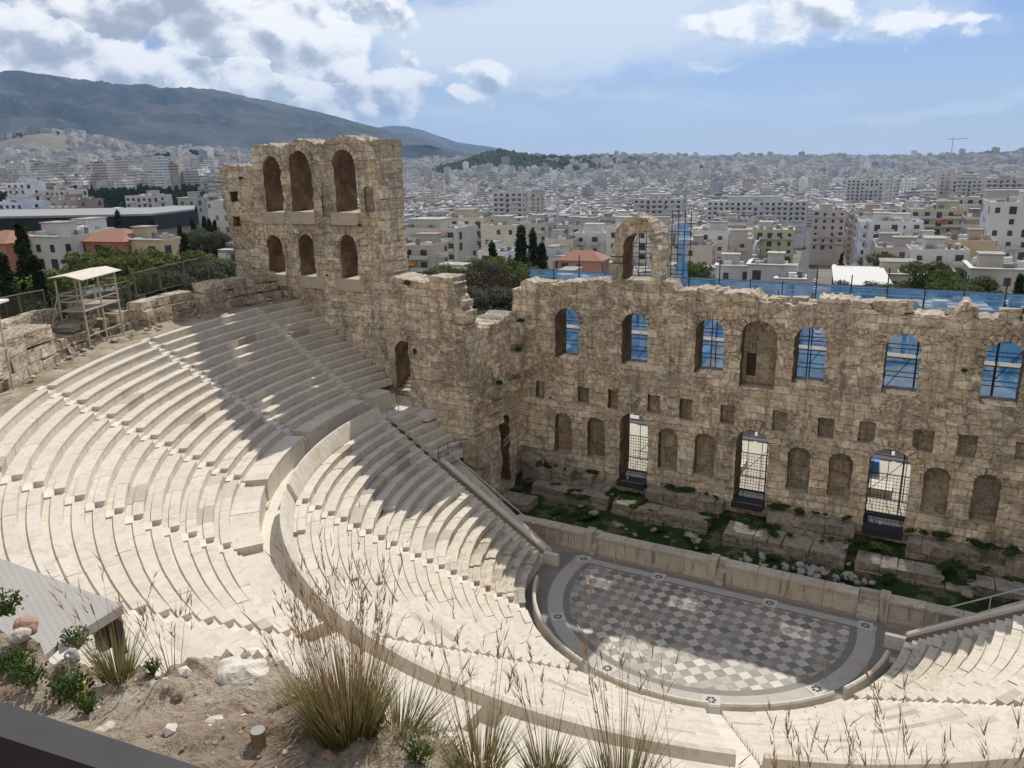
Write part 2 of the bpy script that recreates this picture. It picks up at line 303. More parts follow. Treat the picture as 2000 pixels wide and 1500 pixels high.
def pave_mat():
    m, k = mat('orchestra_marble'); g = k.n('ShaderNodeNewGeometry'); P = g.outputs['Position']; sp = k.n('ShaderNodeSeparateXYZ'); k.set(sp.inputs[0], P)
    T = .605; a = k.m('DIVIDE', k.m('ADD', sp.outputs[0], sp.outputs[1]), T*1.4142); b = k.m('DIVIDE', k.m('SUBTRACT', sp.outputs[0], sp.outputs[1]), T*1.4142)
    a = k.m('ADD', a, .22); b = k.m('ADD', b, .34)
    ck = k.m('FLOORED_MODULO', k.m('ADD', k.m('FLOOR', a), k.m('FLOOR', b)), 2.)
    cell = k.n('ShaderNodeCombineXYZ'); k.set(cell.inputs[0], k.m('FLOOR', a)); k.set(cell.inputs[1], k.m('FLOOR', b)); wn = k.n('ShaderNodeTexWhiteNoise'); k.set(wn.inputs[0], cell)
    n = k.noise(k.vm('ADD', k.vm('MULTIPLY', P, (1, 3, 1)), k.vm('SCALE', wn.outputs[1], 9.)), 1.1, 6, .6, 1.2)
    dark = k.mix(n, (.16, .15, .135), (.34, .32, .285)); light = k.mix(n, (.36, .335, .29), (.57, .53, .46))
    col = k.mix(ck, dark, light); v = k.m('ADD', .68, k.m('MULTIPLY', wn.outputs[0], .5)); col = k.vm('MULTIPLY', col, k.n('ShaderNodeCombineXYZ', i_0=v, i_1=v, i_2=v))
    e1 = k.m('ABSOLUTE', k.m('SUBTRACT', k.m('FRACT', a), .5)); e2 = k.m('ABSOLUTE', k.m('SUBTRACT', k.m('FRACT', b), .5)); e = k.smooth(k.m('MAXIMUM', e1, e2), .48, .497)
    col = k.mix(k.m('MULTIPLY', e, .6), col, (.16, .14, .12)); fin(k, col, .6, n, .1, .01, .3); return m
M_PAVE = pave_mat()
M_BAND = flat('white_band_marble', (.40, .375, .335), .7, var=.16, sc=1.6)
M_DBAND = flat('grey_band_marble', (.20, .188, .17), .7, var=.25, sc=1.5)
M_BROWNFL = flat('brown_floor_stone', (.33, .26, .20), .9, var=.3, sc=1.)
M_STEEL = flat('galvanised_steel', (.42, .42, .40), .5, .5)
M_DSTEEL = flat('dark_steel', (.045, .045, .05), .5, .3)
M_CREAM = flat('cream_painted_steel', (.46, .42, .35), .6)
M_FENCE = flat('fence_steel', (.16, .155, .13), .6, .3)
M_PLATE = flat('dark_platform', (.035, .032, .035), .7)
M_WHITE = flat('white_paint', (.80, .79, .76), .6, var=.05)
M_GLASSD = flat('dark_glass', (.018, .024, .028), .45, spec=.25, var=.4, sc=.06)
M_PLANK = flat('scaffold_plank', (.62, .57, .48), .8, var=.2)
M_RUST = flat('rusty_beam_paint', (.036, .033, .036), .7, var=.7, sc=7)
def net_mat():
    m, k = mat('blue_net'); tc = k.n('ShaderNodeTexCoord'); n = k.noise(tc.outputs['Object'], .8, 5, .6, .6)
    col = k.mix(k.smooth(n, .35, .65), (.045, .17, .38), (.11, .30, .56))
    d = k.n('ShaderNodeBsdfDiffuse'); k.set(d.inputs[0], col); t = k.n('ShaderNodeBsdfTranslucent'); k.set(t.inputs[0], col)
    a = k.n('ShaderNodeMixShader'); a.inputs[0].default_value = .6; k.set(a.inputs[1], d); k.set(a.inputs[2], t)
    tr = k.n('ShaderNodeBsdfTransparent'); b = k.n('ShaderNodeMixShader'); k.set(b.inputs[0], k.m('ADD', .36, k.m('MULTIPLY', n, .40))); k.set(b.inputs[1], tr); k.set(b.inputs[2], a)
    o = k.n('ShaderNodeOutputMaterial'); k.set(o.inputs[0], b); return m
M_NET = net_mat()
def ground_mat():
    m, k = mat('rocky_earth'); g = k.n('ShaderNodeNewGeometry'); P = g.outputs['Position']
    n1 = k.noise(P, 2.6, 8, .66, .8); n2 = k.noise(P, 22, 7, .74); n3 = k.noise(k.vm('ADD', P, (5, 5, 5)), .9, 4)
    col = k.ramp(n1, [(.3, (.28, .205, .145)), (.48, (.52, .425, .325)), (.6, (.62, .53, .42)), (.75, (.70, .62, .52))])
    col = k.mix(k.m('MULTIPLY', k.smooth(n3, .55, .7), .6), col, (.36, .20, .14)); col = k.mix(k.m('MULTIPLY', k.smooth(n2, .5, .7), .7), col, (.10, .068, .045))
    v = k.n('ShaderNodeTexVoronoi', feature='F1'); k.set(v.inputs['Vector'], P); v.inputs['Scale'].default_value = 30
    vm_ = k.m('MULTIPLY', k.m('SUBTRACT', 1., k.smooth(v.outputs[0], .12, .28)), k.smooth(k.noise(P, 5, 3), .5, .6)); col = k.mix(vm_, col, (.62, .53, .42))
    fin(k, col, .97, k.m('ADD', k.m('MULTIPLY', n1, 1.6), k.m('ADD', n2, k.m('MULTIPLY', vm_, .3))), 1., .045, .1); return m
M_EARTH = ground_mat()
def path_mat():
    m, k = mat('trodden_path'); g = k.n('ShaderNodeNewGeometry'); P = g.outputs['Position']
    n1 = k.noise(P, .7, 7, .65); n2 = k.noise(P, 7, 5, .7); col = k.ramp(n1, [(.3, (.18, .15, .11)), (.5, (.36, .30, .235)), (.7, (.47, .40, .32))])
    col = k.mix(k.m('MULTIPLY', k.smooth(n2, .5, .7), .5), col, (.14, .11, .08)); gr = k.noise(k.vm('ADD', P, (2, 8, 1)), .42, 5, .6); col = k.mix(k.m('MULTIPLY', k.smooth(gr, .52, .64), .65), col, (.15, .15, .07))
    fin(k, col, .97, k.m('ADD', n1, n2), .8, .08, .1); return m
M_PATH = path_mat()
def pit_mat():
    m, k = mat('mossy_ground'); g = k.n('ShaderNodeNewGeometry'); P = g.outputs['Position']
    n1 = k.noise(P, .8, 7, .65); n2 = k.noise(P, 9, 5, .7); col = k.ramp(n1, [(.30, (.12, .10, .07)), (.42, (.17, .145, .105)), (.48, (.040, .072, .018)), (.7, (.025, .058, .012))])
    col = k.mix(k.m('MULTIPLY', k.smooth(n2, .5, .7), .5), col, (.03, .045, .015)); fin(k, col, .97, k.m('ADD', n1, n2), 1., .12, .1); return m
M_PIT = pit_mat()
def leaf_mat(name, c1, c2, trans=.25):
    m, k = mat(name); at = k.n('ShaderNodeVertexColor'); at.layer_name = 'Col'; s = k.n('ShaderNodeSeparateColor'); k.set(s.inputs[0], at.outputs[0])
    col = k.mix(s.outputs[0], c1, c2); d = k.n('ShaderNodeBsdfDiffuse'); k.set(d.inputs[0], col); t = k.n('ShaderNodeBsdfTranslucent'); k.set(t.inputs[0], col)
    a = k.n('ShaderNodeMixShader'); a.inputs[0].default_value = trans; k.set(a.inputs[1], d); k.set(a.inputs[2], t); o = k.n('ShaderNodeOutputMaterial'); k.set(o.inputs[0], a); return m
M_LPINE = leaf_mat('pine_leaf', (.055, .075, .025), (.17, .20, .07)); M_LCYP = leaf_mat('cypress_leaf', (.016, .028, .014), (.045, .065, .03), .1)
M_LOLIVE = leaf_mat('olive_leaf', (.075, .085, .055), (.17, .18, .12)); M_LBROWN = leaf_mat('bare_twig_leaf', (.075, .055, .042), (.14, .105, .08), .1)
M_LGREEN = leaf_mat('weed_leaf', (.03, .06, .016), (.085, .13, .035), .3); M_GRASS = leaf_mat('dry_grass_blade', (.07, .105, .022), (.46, .36, .18), .35); M_STEM = leaf_mat('dry_stem', (.26, .16, .09), (.46, .31, .17), .2)
M_BARK = flat('bark', (.09, .065, .05), .95, var=.4)
# ------------------------------------------------------------------ terrain
OC = np.array([0., -1.94])   # centre of the seating circles
PXC = [-400, 0, 400, 800, 1000, 1200, 1400, 1600, 1800, 2000, 2500]
DD = [40, 60, 110, 200, 350, 600, 900, 1500, 2500, 3500, 4500, 5200, 6000, 9000, 20000]
HH = [[16.5, 13, 8, 2, -6, -8, -6, 5, 34, 72, 110, 140, 150, 150, 150],
      [16.5, 13, 8, 2, -6, -8, -6, 5, 34, 72, 110, 140, 150, 150, 150],
      [16, 12, 6, 0, -8, -10, -6, 4, 30, 60, 86, 104, 100, 60, 60],
      [2.2, 2.0, -2, -10, -20, -30, -38, -40, -32, -12, 6, 16, 10, -40, -156],
      [2.2, 1.8, -3, -12, -22, -34, -42, -46, -36, -18, -2, 6, 0, -100, -160],
      [2.2, 1.8, -3, -12, -22, -36, -46, -52, -44, -22, -2, 2, -10, -120, -160],
      [2.2, 1.5, -4, -13, -23, -36, -48, -56, -54, -42, -24, -22, -40, -150, -165],
      [2.2, 1.5, -4, -13, -22, -34, -46, -58, -62, -56, -44, -42, -60, -150, -165],
      [2.2, 1.5, -4, -12, -20, -28, -38, -56, -66, -66, -60, -62, -80, -150, -165],
      [2.2, 1.5, -4, -11, -18, -24, -34, -50, -60, -58, -50, -50, -70, -150, -165],
      [2.2, 1.5, -4, -11, -18, -24, -34, -50, -60, -58, -50, -50, -70, -150, -165]]
HH = np.array(HH, float); DD = np.array(DD, float)
H0 = np.array([-math.sin(YAW), math.cos(YAW)]); H1 = np.array([math.cos(YAW), math.sin(YAW)])
def colpx(x, y):
    dx, dy = x-CAM[0], y-CAM[1]; a = np.arctan2(dx*H1[0]+dy*H1[1], dx*H0[0]+dy*H0[1]); return a, 1000+1550*np.tan(np.clip(a, -.85, .85))
def terr(x, y, full=False):
    x = np.asarray(x, float); y = np.asarray(y, float); d = np.hypot(x-CAM[0], y-CAM[1]); a, c = colpx(x, y)
    ld = np.log(np.clip(d, 40, 20000)); LD = np.log(DD)
    rows = np.array([np.interp(ld, LD, HH[i]) for i in range(len(PXC))])
    c = np.clip(c, PXC[0], PXC[-1]); i = np.clip(np.searchsorted(PXC, c)-1, 0, len(PXC)-2); P = np.array(PXC, float); t = (c-P[i])/(P[i+1]-P[i]); t = t*t*(3-2*t)
    it = np.indices(i.shape) if i.ndim else None
    h = np.take_along_axis(rows, i[None], 0)[0]*(1-t)+np.take_along_axis(rows, i[None]+1, 0)[0]*t if i.ndim else rows[i]*(1-t)+rows[i+1]*t
    h = h+fbm(x/180, y/180, 4)*np.clip((d-500)/2000, 0, 1)*26
    # wooded hill and quarry ridges
    def hill(u, dd, hh, ru, rd):
        v = hdir(u); cx, cy = CAM[0]+v[0]*dd, CAM[1]+v[1]*dd; ax = (x-cx)*v[0]+(y-cy)*v[1]; bx = (x-cx)*v[1]-(y-cy)*v[0]
        return hh*np.exp(-(ax/rd)**2-(bx/ru)**2)
    h = h+hill(960, 2900, 48, 130, 260)+hill(1100, 2950, 38, 240, 260)+hill(1250, 3200, 24, 260, 300)+hill(60, 3300, 74, 170, 240)+hill(170, 3500, 52, 170, 240)+hill(370, 2700, 16, 110, 160)+hill(1960, 4200, 34, 500, 500)+hill(1620, 4600, 18, 900, 400)
    r = np.hypot(x-OC[0], y-OC[1])
    # slope of the rock behind the camera
    back = np.clip((np.abs(a)-.75)/.5, 0, 1)*np.clip(1-(d-250)/600, 0, 1)
    h = h*(1-back)+(17+np.clip(r-41, 0, 60)*.75)*back
    inner = ((r < 40.7) & (y < 11.7)) | ((np.abs(x) < 19.8) & (y < 11.7) & (y > 0))
    h = np.where(inner, -.6, h); return h
def terrain():
    rad = np.concatenate([np.linspace(0, 36, 8), np.arange(38, 60, .8), np.geomspace(61, 20000, 150)])
    a = np.concatenate([np.linspace(R_(20), R_(170), 620, endpoint=False), np.linspace(R_(170), R_(380), 160, endpoint=False)])
    RR, AA = np.meshgrid(rad, a, indexing='ij'); X = OC[0]+RR*np.cos(AA); Y = OC[1]+RR*np.sin(AA); Z = terr(X, Y)
    v = np.stack([X, Y, Z], -1).reshape(-1, 3); n, m_ = RR.shape; i, j = np.meshgrid(np.arange(n-1), np.arange(m_), indexing='ij'); j2 = (j+1) % m_
    f = np.stack([i*m_+j, (i+1)*m_+j, (i+1)*m_+j2, i*m_+j2], -1).reshape(-1, 4)
    m, k = mat('terrain_ground'); g = k.n('ShaderNodeNewGeometry'); P = g.outputs['Position']; n1 = k.noise(P, .012, 8, .65); n2 = k.noise(P, .12, 6, .65); n3 = k.noise(P, 2., 4)
    col = k.ramp(n1, [(.35, (.07, .075, .045)), (.5, (.13, .125, .09)), (.62, (.20, .185, .15)), (.75, (.10, .11, .06))]); col = k.mix(k.smooth(n2, .5, .6), col, (.19, .17, .14)); col = k.mix(k.m('MULTIPLY', n3, .4), col, (.25, .22, .18))
    fin(k, col, .95); mobj('ground', npmesh('ground', v, f, m, smooth=True), kind='structure')
    # light stone forecourt behind the stage wall
    b = MB(); b.box((-19, 12, 1.6), (46, 30, 2.42)); b.build('forecourt', flat('forecourt_concrete', (.46, .42, .34), .9, var=.15), kind='structure')
    # sea
    b = MB(); v1 = hdir(600); v2 = hdir(2400); p = [CAM[:2]+v1*6500, CAM[:2]+v2*6500, CAM[:2]+v2*21000, CAM[:2]+v1*21000]
    b.poly([(q[0], q[1], -128) for q in p]); b.build('sea', flat('sea_water', (.10, .18, .26), .3, var=.1, sc=.001), kind='structure')
terrain()
def gz(x, y): return float(terr(np.array([x]), np.array([y]))[0])
# mountains
def mountain(name, prof, d0, d1, zfoot, amp, mt, seed, dl=None):
    us = np.linspace(prof[0][0], prof[-1][0], 420); vs = np.interp(us, [p[0] for p in prof], [p[1] for p in prof])
    nd = 90; ts = np.linspace(0, 1.35, nd); V = []
    for u, v in zip(us, vs):
        d = ray(u, v); el = d[2]/np.hypot(d[0], d[1]); h = d[:2]/np.hypot(d[0], d[1]); top = CAM[2]+el*d1
        zf = min(zfoot, top-60); s = ts; dist = d0+(d1-d0)*s; prf = np.where(s < 1, np.sin(np.clip(s, 0, 1)*math.pi/2)**1.25, 1-(s-1)*.8)
        z = zf+(top-zf)*prf; x = CAM[0]+h[0]*dist; y = CAM[1]+h[1]*dist; env = np.sin(np.clip(s, 0, 1)*math.pi)**1.3
        rid = 1-np.abs(fbm(x/900+seed, y/900, 5, .55))*4
        z = z+amp*env*(rid-.55)*(top-zf)/900+amp*.25*env*fbm(x/200, y/200+seed, 3)*(top-zf)/900; V.append(np.stack([x, y, z], 1))
    V = np.array(V); n, m_ = V.shape[:2]; i, j = np.meshgrid(np.arange(n-1), np.arange(m_-1), indexing='ij')
    f = np.stack([i*m_+j, (i+1)*m_+j, (i+1)*m_+j+1, i*m_+j+1], -1).reshape(-1, 4); mobj(name, npmesh(name, V.reshape(-1, 3), f, mt, smooth=True), kind='structure')
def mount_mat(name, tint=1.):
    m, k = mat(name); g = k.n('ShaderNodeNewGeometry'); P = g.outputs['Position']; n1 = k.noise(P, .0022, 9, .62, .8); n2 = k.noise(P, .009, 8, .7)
    col = k.ramp(n1, [(.34, (.016*tint, .027*tint, .026*tint)), (.46, (.026*tint, .038*tint, .037*tint)), (.54, (.058*tint, .063*tint, .060*tint)), (.68, (.09*tint, .09*tint, .083*tint))])  # scrub tones darkened, cloud shadow over the slopes is painted into them
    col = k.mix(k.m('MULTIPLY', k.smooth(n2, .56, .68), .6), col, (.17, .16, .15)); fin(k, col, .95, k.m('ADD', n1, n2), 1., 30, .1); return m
M_MT = mount_mat('mountain_scrub_cloud_shaded')
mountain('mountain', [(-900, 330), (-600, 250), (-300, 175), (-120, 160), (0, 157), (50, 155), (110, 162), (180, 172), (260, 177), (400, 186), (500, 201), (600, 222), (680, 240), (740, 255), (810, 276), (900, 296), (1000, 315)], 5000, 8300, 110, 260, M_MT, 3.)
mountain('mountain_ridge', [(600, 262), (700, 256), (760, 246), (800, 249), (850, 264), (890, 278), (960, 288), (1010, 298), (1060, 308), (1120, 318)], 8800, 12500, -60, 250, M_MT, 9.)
# ------------------------------------------------------------------ seating
YC = -1.94
LOW = dict(n=19, R0=11.57, p=.696, z0=.96, dz=.449, back=24.95)
UPP = dict(n=14, R0=27.75, p=.697, z0=10.80, dz=.449, back=37.45)
def row_bm(tier, k, t0, t1, ragged=0.):
    R = tier['R0']+tier['p']*k; z = tier['z0']+tier['dz']*k; zl = z-tier['dz']; p = tier['p']
    if k == tier['n']-1: p = tier['back']-R
    worn = ragged if k < 5 else ragged*.35
    prof = [(0, -.08-tier['dz']), (0, -.085), (-.05, -.065), (-.05, 0), (.40, 0), (.41, -.075), (p, -.08), (p, -.38)]
    if tier is UPP and k == 0: prof[0] = (0, -.5)
    v = []; f = []; c = []; t = t0
    while t < t1-1e-4:
        L = random.uniform(1.2, 2.4)/R; te = min(t1, t+L)
        if t1-te < .5/R: te = t1
        n = max(1, int(math.ceil((te-t)*R/.55))); dz = random.gauss(0, .006)+random.gauss(0, 1)*.05*worn; dr = random.gauss(0, .005)+random.gauss(0, 1)*.03*worn
        if random.random() < worn*.12: dz -= random.uniform(.1, .25)
        cc = (random.random(), 0 if random.random() > .03+.1*worn else random.uniform(.15, .5), random.random()); b = len(v); gap = .006/R*(1+4*worn)
        for i in range(n+1):
            a = (t+gap)+(te-t-2*gap)*i/n; ca, sa = math.cos(a), math.sin(a)
            jz = random.gauss(0, .012)*worn*2
            for (pr, pz) in prof: rr = R+pr+dr+(random.gauss(0, .01)*worn); v.append((OC[0]+rr*ca, YC+rr*sa, z+pz+dz+(jz if pz > -.1 else 0)))
        m = len(prof)
        for i in range(n):
            for j in range(m-1): f.append((b+i*m+j, b+i*m+j+1, b+(i+1)*m+j+1, b+(i+1)*m+j)); c.append(cc)
        f.append(tuple(b+j for j in range(m-1, -1, -1))); c.append(cc); f.append(tuple(b+n*m+j for j in range(m))); c.append(cc)
        t = te
    return v, f, c
def arc_strip(mb_v, mb_f, mb_c, prof, t0, t1, cc, step=.5):
    Rm = prof[0][0]; n = max(2, int((t1-t0)*Rm/step)); b = len(mb_v); m = len(prof)
    for i in range(n+1):
        a = t0+(t1-t0)*i/n
        for (r, z) in prof: mb_v.append((OC[0]+r*math.cos(a), YC+r*math.sin(a), z))
    for i in range(n):
        for j in range(m): j2 = (j+1) % m; mb_f.append((b+i*m+j, b+i*m+j2, b+(i+1)*m+j2, b+(i+1)*m+j)); mb_c.append(cc)
    mb_f.append(tuple(b+j for j in range(m-1, -1, -1))); mb_c.append(cc); mb_f.append(tuple(b+n*m+j for j in range(m))); mb_c.append(cc)
def blocks_strip(name, prof, t0, t1, mt, parent=None, L=(1.2, 2.2), **k):
    v, f, c = [], [], []; t = t0; R = prof[0][0]
    while t < t1-1e-4:
        te = min(t1, t+random.uniform(*L)/R)
        if t1-te < .5/R: te = t1
        dz = random.gauss(0, .006); arc_strip(v, f, c, [(r, z+dz if z > prof[0][1] else z) for r, z in prof], t+.003/R, te-.003/R, (random.random(), 0, 0)); t = te
    return mobj(name, npmesh(name, v, f, mt, col=c), parent, **k)
ordw = ['first', 'second', 'third', 'fourth', 'fifth', 'sixth', 'seventh', 'eighth', 'ninth', 'tenth', 'eleventh', 'twelfth']
def wedge(tier, t0, t1, label, group, ragged=0., ks=None, tend=None):
    w = empty('seating_wedge', (OC[0]+tier['R0']*math.cos((t0+t1)/2), YC+tier['R0']*math.sin((t0+t1)/2), tier['z0']), label=label, cat='seating', group=group)
    inv = Matrix.Translation(-Vector(w.location))
    for k in (ks or range(tier['n'])):
        R = tier['R0']+tier['p']*k; a0 = t0+.40/R if t0 is not None else 0; a1 = t1-.40/R
        if tend: lim = tend(R); a0, a1 = (lim[0] if lim[0] is not None else a0), (lim[1] if lim[1] is not None else a1)
        if a1-a0 < .02: continue
        v, f, c = row_bm(tier, k, a0, a1, ragged); lo = np.array(v)-np.array(w.location)
        mobj('bench_row', npmesh('bench_row', lo, f, M_MARBO if ragged > .6 and k < 6 else M_MARB, col=c), w)
    return w
def stairs(tier, t, label, group, z_first=None):
    v, f, c = [], [], []; hw = .40
    ca, sa = math.cos(t), math.sin(t)
    mb = MB()
    for k in range(tier['n']):
        R = tier['R0']+tier['p']*k; z = tier['z0']+tier['dz']*k
        for (r0, r1, zz) in ((R-.02, R+.36, z-.235), (R+.36, R+tier['p']-.02, z-.012)):
            pts = []
            for zc in (zz-.45, zz+random.gauss(0, .004)):
                for r, s in ((r0, -hw), (r1, -hw), (r1, hw), (r0, hw)): pts.append((OC[0]+r*ca-s*sa, YC+r*sa+s*ca, zc))
            mb.add(pts, [(0, 3, 2, 1), (4, 5, 6, 7), (0, 1, 5, 4), (1, 2, 6, 5), (2, 3, 7, 6), (3, 0, 4, 7)], 0, (random.random(), 0, 0))
    return mb.build('stairway', M_MARBW, usecol=True, label=label, cat='stairs', group=group)
def deg(x): return R_(x)
lowlab = ['lower marble seating wedge beside the left parodos parapet, partly in shadow', 'lower marble seating wedge left of the orchestra, second from the stage on the left', 'middle lower marble seating wedge directly behind the orchestra parapet gap', 'lower marble seating wedge below the tall grass, nearest the bottom right', 'lower marble seating wedge at far right with shaded lowest rows']
for i in range(5):
    wedge(LOW, deg(180+36*i), deg(216+36*i), lowlab[i], 'lower tier seating wedges', 1. if i in (0,) else (.75 if i == 4 else .35))
aisl = ['left parapet', 'left wedge shadow edge', 'tall grass clump', 'white centre gap in the orchestra parapet', 'right end of the orchestra parapet', 'right parodos parapet']
for i in range(6):
    stairs(LOW, deg(180+36*i)+(R_(1.6) if i == 0 else (-R_(1.6) if i == 5 else 0)), 'narrow white lower tier stair leading to the '+aisl[i], 'lower tier stairways')
for i in range(10):
    wedge(UPP, deg(180+18*i), deg(198+18*i), 'upper marble seating wedge, %s counted from the arched tower' % ordw[i], 'upper tier seating wedges')
for i in range(11):
    stairs(UPP, deg(180+18*i), 'narrow marble stair through the upper tier, %s counted from the arched tower' % ordw[i], 'upper tier stairways')
# rows that run on past the last aisles to the side wall
wedge(UPP, deg(165), deg(180), 'short upper seating wedge running up against the base of the arched tower', 'upper tier seating wedges', tend=lambda R: (None, math.pi-.4/R) if False else (math.pi-.0, None))if False else None
def endwedge(tier, ks, side, ylim, label, group):
    w = empty('seating_wedge', (0, 0, 0), label=label, cat='seating', group=group)
    for k in ks:
        R = tier['R0']+tier['p']*k; ext = math.asin((ylim(R)-YC)/R)
        if side < 0: a0, a1 = math.pi-ext, math.pi-.40/R
        else: a0, a1 = .40/R, ext
        v, f, c = row_bm(tier, k, a0, a1); mobj('bench_row', npmesh('bench_row', v, f, M_MARB, col=c), w)
endwedge(UPP, range(14), -1, lambda R: 2.62, 'short upper seating wedge running up against the base of the arched tower', 'upper tier end wedges')
endwedge(LOW, range(12, 19), -1, lambda R: 1.55, 'short lower seating wedge between the side wall and the landing railing', 'lower tier end wedges')
endwedge(UPP, range(14), 1, lambda R: 2.6, 'short upper seating wedge at the right end of the cavea', 'upper tier end wedges')
endwedge(LOW, range(12, 19), 1, lambda R: 1.55, 'short lower seating wedge at the right end behind the sloping coping', 'lower tier end wedges')
# back wall of lower tier (curved ledge with high back)
zt = LOW['z0']+18*LOW['dz']
for i in range(5):
    t0, t1 = deg(180+36*i), deg(216+36*i)
    blocks_strip('seat_back_wall', [(24.95, zt-.4), (25.30, zt-1.4), (25.30, zt+.96), (25.12, zt+1.0), (25.0, zt+.75), (24.80, zt+.25), (24.72, zt-.02)], t0+.42/25, t1-.42/25, M_MARB,
                 label='curved high-backed marble parapet closing the lower tier, %s section from the left' % ordw[i], cat='parapet', group='lower tier back parapets')
# core mass under the tiers
v, f, c = [], [], []
arc_strip(v, f, c, [(10.9, -.5), (11.5, -.5), (11.62, .50), (24.9, 9.0-.55), (25.2, 8.84), (26.42, 8.84), (26.5, 9.9), (27.75, 10.0), (37.2, 15.9), (37.4, 16.5), (40, 16.4), (40, -.6)], deg(173.0), deg(367.0), (.5, 0, 0))
mobj('cavea_core', npmesh('cavea_core', v, f, M_MARBO, col=c), kind='structure')
blocks_strip('walkway', [(25.28, 8.80), (25.28, 8.87), (26.40, 8.87), (26.40, 8.80)], deg(171.5), deg(368.5), M_MARBW, kind='structure')
v, f, c = [], [], []
# podium wall of upper tier with openings for stairs (one thing)
for i in range(10):
    t0, t1 = deg(180+18*i), deg(198+18*i)
    blocks_strip('podium_wall', [(26.38, 8.86), (26.33, 10.30), (26.30, 10.30), (26.30, 10.38), (27.74, 10.36), (27.74, 9.9)], t0+.45/26, t1-.45/26, M_MARB, label='smooth marble podium wall below the upper tier, %s section from the tower' % ordw[i], cat='podium', group='upper podium walls')
blocks_strip('podium_wall', [(26.38, 8.86), (26.33, 10.30), (26.30, 10.30), (26.30, 10.38), (27.74, 10.36), (27.74, 9.9)], deg(174.5), deg(180)-.45/26, M_MARB, label='short podium wall end by the landing and the arched door', cat='podium', group='upper podium walls')
for i in range(11):
    t = deg(180+18*i); ca, sa = math.cos(t), math.sin(t); mb = MB()
    for j in range(7):
        r0 = 26.30+.205*j; zz = 9.06+.205*j; pts = []
        for zc in (8.5, zz):
            for r, s in ((r0, -.42), (27.78, -.42), (27.78, .42), (r0, .42)): pts.append((OC[0]+r*ca-s*sa, YC+r*sa+s*ca, zc))
        mb.add(pts, [(0, 3, 2, 1), (4, 5, 6, 7), (0, 1, 5, 4), (1, 2, 6, 5), (2, 3, 7, 6), (3, 0, 4, 7)], 0, (random.random(), 0, 0))
    mb.build('podium_steps', M_MARB, usecol=True, label='short flight of marble steps up from the walkway, %s from the tower' % ordw[i], cat='steps', group='podium steps')
# path behind the top row
v, f, c = [], [], []
nr, na = 9, 400; rr = np.linspace(37.4, 41.2, nr); aa = np.linspace(deg(172), deg(365), na); RR, AA = np.meshgrid(rr, aa, indexing='ij')
Z = 16.62+fbm(RR*1.5, AA*40, 4)*.35+np.clip(RR-38.4, 0, 9)*.12; Z[0] = 16.58
X = OC[0]+RR*np.cos(AA); Y = YC+RR*np.sin(AA); i, j = np.meshgrid(np.arange(nr-1), np.arange(na-1), indexing='ij')
mobj('path', npmesh('path', np.stack([X, Y, Z], -1).reshape(-1, 3), np.stack([i*na+j, (i+1)*na+j, (i+1)*na+j+1, i*na+j+1], -1).reshape(-1, 4), M_PATH, smooth=True), kind='structure')
# ------------------------------------------------------------------ orchestra
M_BAND.name = 'white_band_marble'
def disc(name, r0, r1, z, mt, t0=None, full=False):
    v = []; f = []; n = 200
    yb = 1.05
    for i in range(n+1):
        a = deg(150)+deg(240)*i/n
        for r in (r0, r1): v.append((r*math.cos(a), min(YC+r*math.sin(a), 0.55), z))
    for i in range(n): f.append((2*i, 2*i+1, 2*i+3, 2*i+2))
    return mobj(name, npmesh(name, v, f, mt), kind='structure')
b = MB(); n = 120; pts = []
for i in range(n+1):
    a = R_(180-12)+(R_(360+12)-R_(180-12))*i/n; pts.append((8.62*math.cos(a), YC+8.62*math.sin(a), 0.0))
pts = [p for p in pts if p[1] < -.32]; pts = [(-8.47, -.32, 0)]+pts+[(8.47, -.32, 0)]
b.poly(pts); b.build('orchestra_floor', M_PAVE, kind='structure')
b = MB(); b.box((-19.3, -14.5, -.4), (19.3, 1.2, -.016)); b.build('floor', M_BROWNFL, kind='structure')
disc('grey_floor_band', 8.6, 9.06, -.004, M_DBAND); disc('white_floor_band', 9.06, 10.05, .004, M_BAND); disc('outer_floor_band', 10.05, 11.6, -.008, M_DBAND)
b = MB(); b.poly([(-9.1, -.50, .0045), (9.1, -.50, .0045), (9.1, -.30, .0045), (-9.1, -.30, .0045)]); b.build('grey_straight_band', M_DBAND, kind='structure')
b = MB(); b.poly([(-10.0, -.30, .009), (10.0, -.30, .009), (10.0, .34, .009), (-10.0, .34, .009)]); b.build('straight_floor_band', M_BAND, kind='structure')
b = MB(); b.poly([(-10.4, .34, .005), (10.4, .34, .005), (10.4, .78, .005), (-10.4, .78, .005)]); b.build('wall_foot_band', M_DBAND, kind='structure')
M_BLK = flat('black_cutout', (.06, .055, .05), .9); M_SLAB = flat('pale_drain_slab', (.50, .475, .425), .8, var=.15)
dl = ['at the left end of the stage front', 'left of the middle stage steps', 'right of the middle stage steps', 'at the foot of the right stage steps', 'half hidden by weeds on the left of the ring', 'at the lower left of the ring behind the parapet gap', 'in the gap of the front parapet', 'at the lower right of the ring']
dp = [(-9.3, .03), (-3.7, .03), (3.7, .03), (9.35, .03)]+[(9.52*math.cos(deg(t)), YC+9.52*math.sin(deg(t))) for t in (216, 252, 288, 324)]
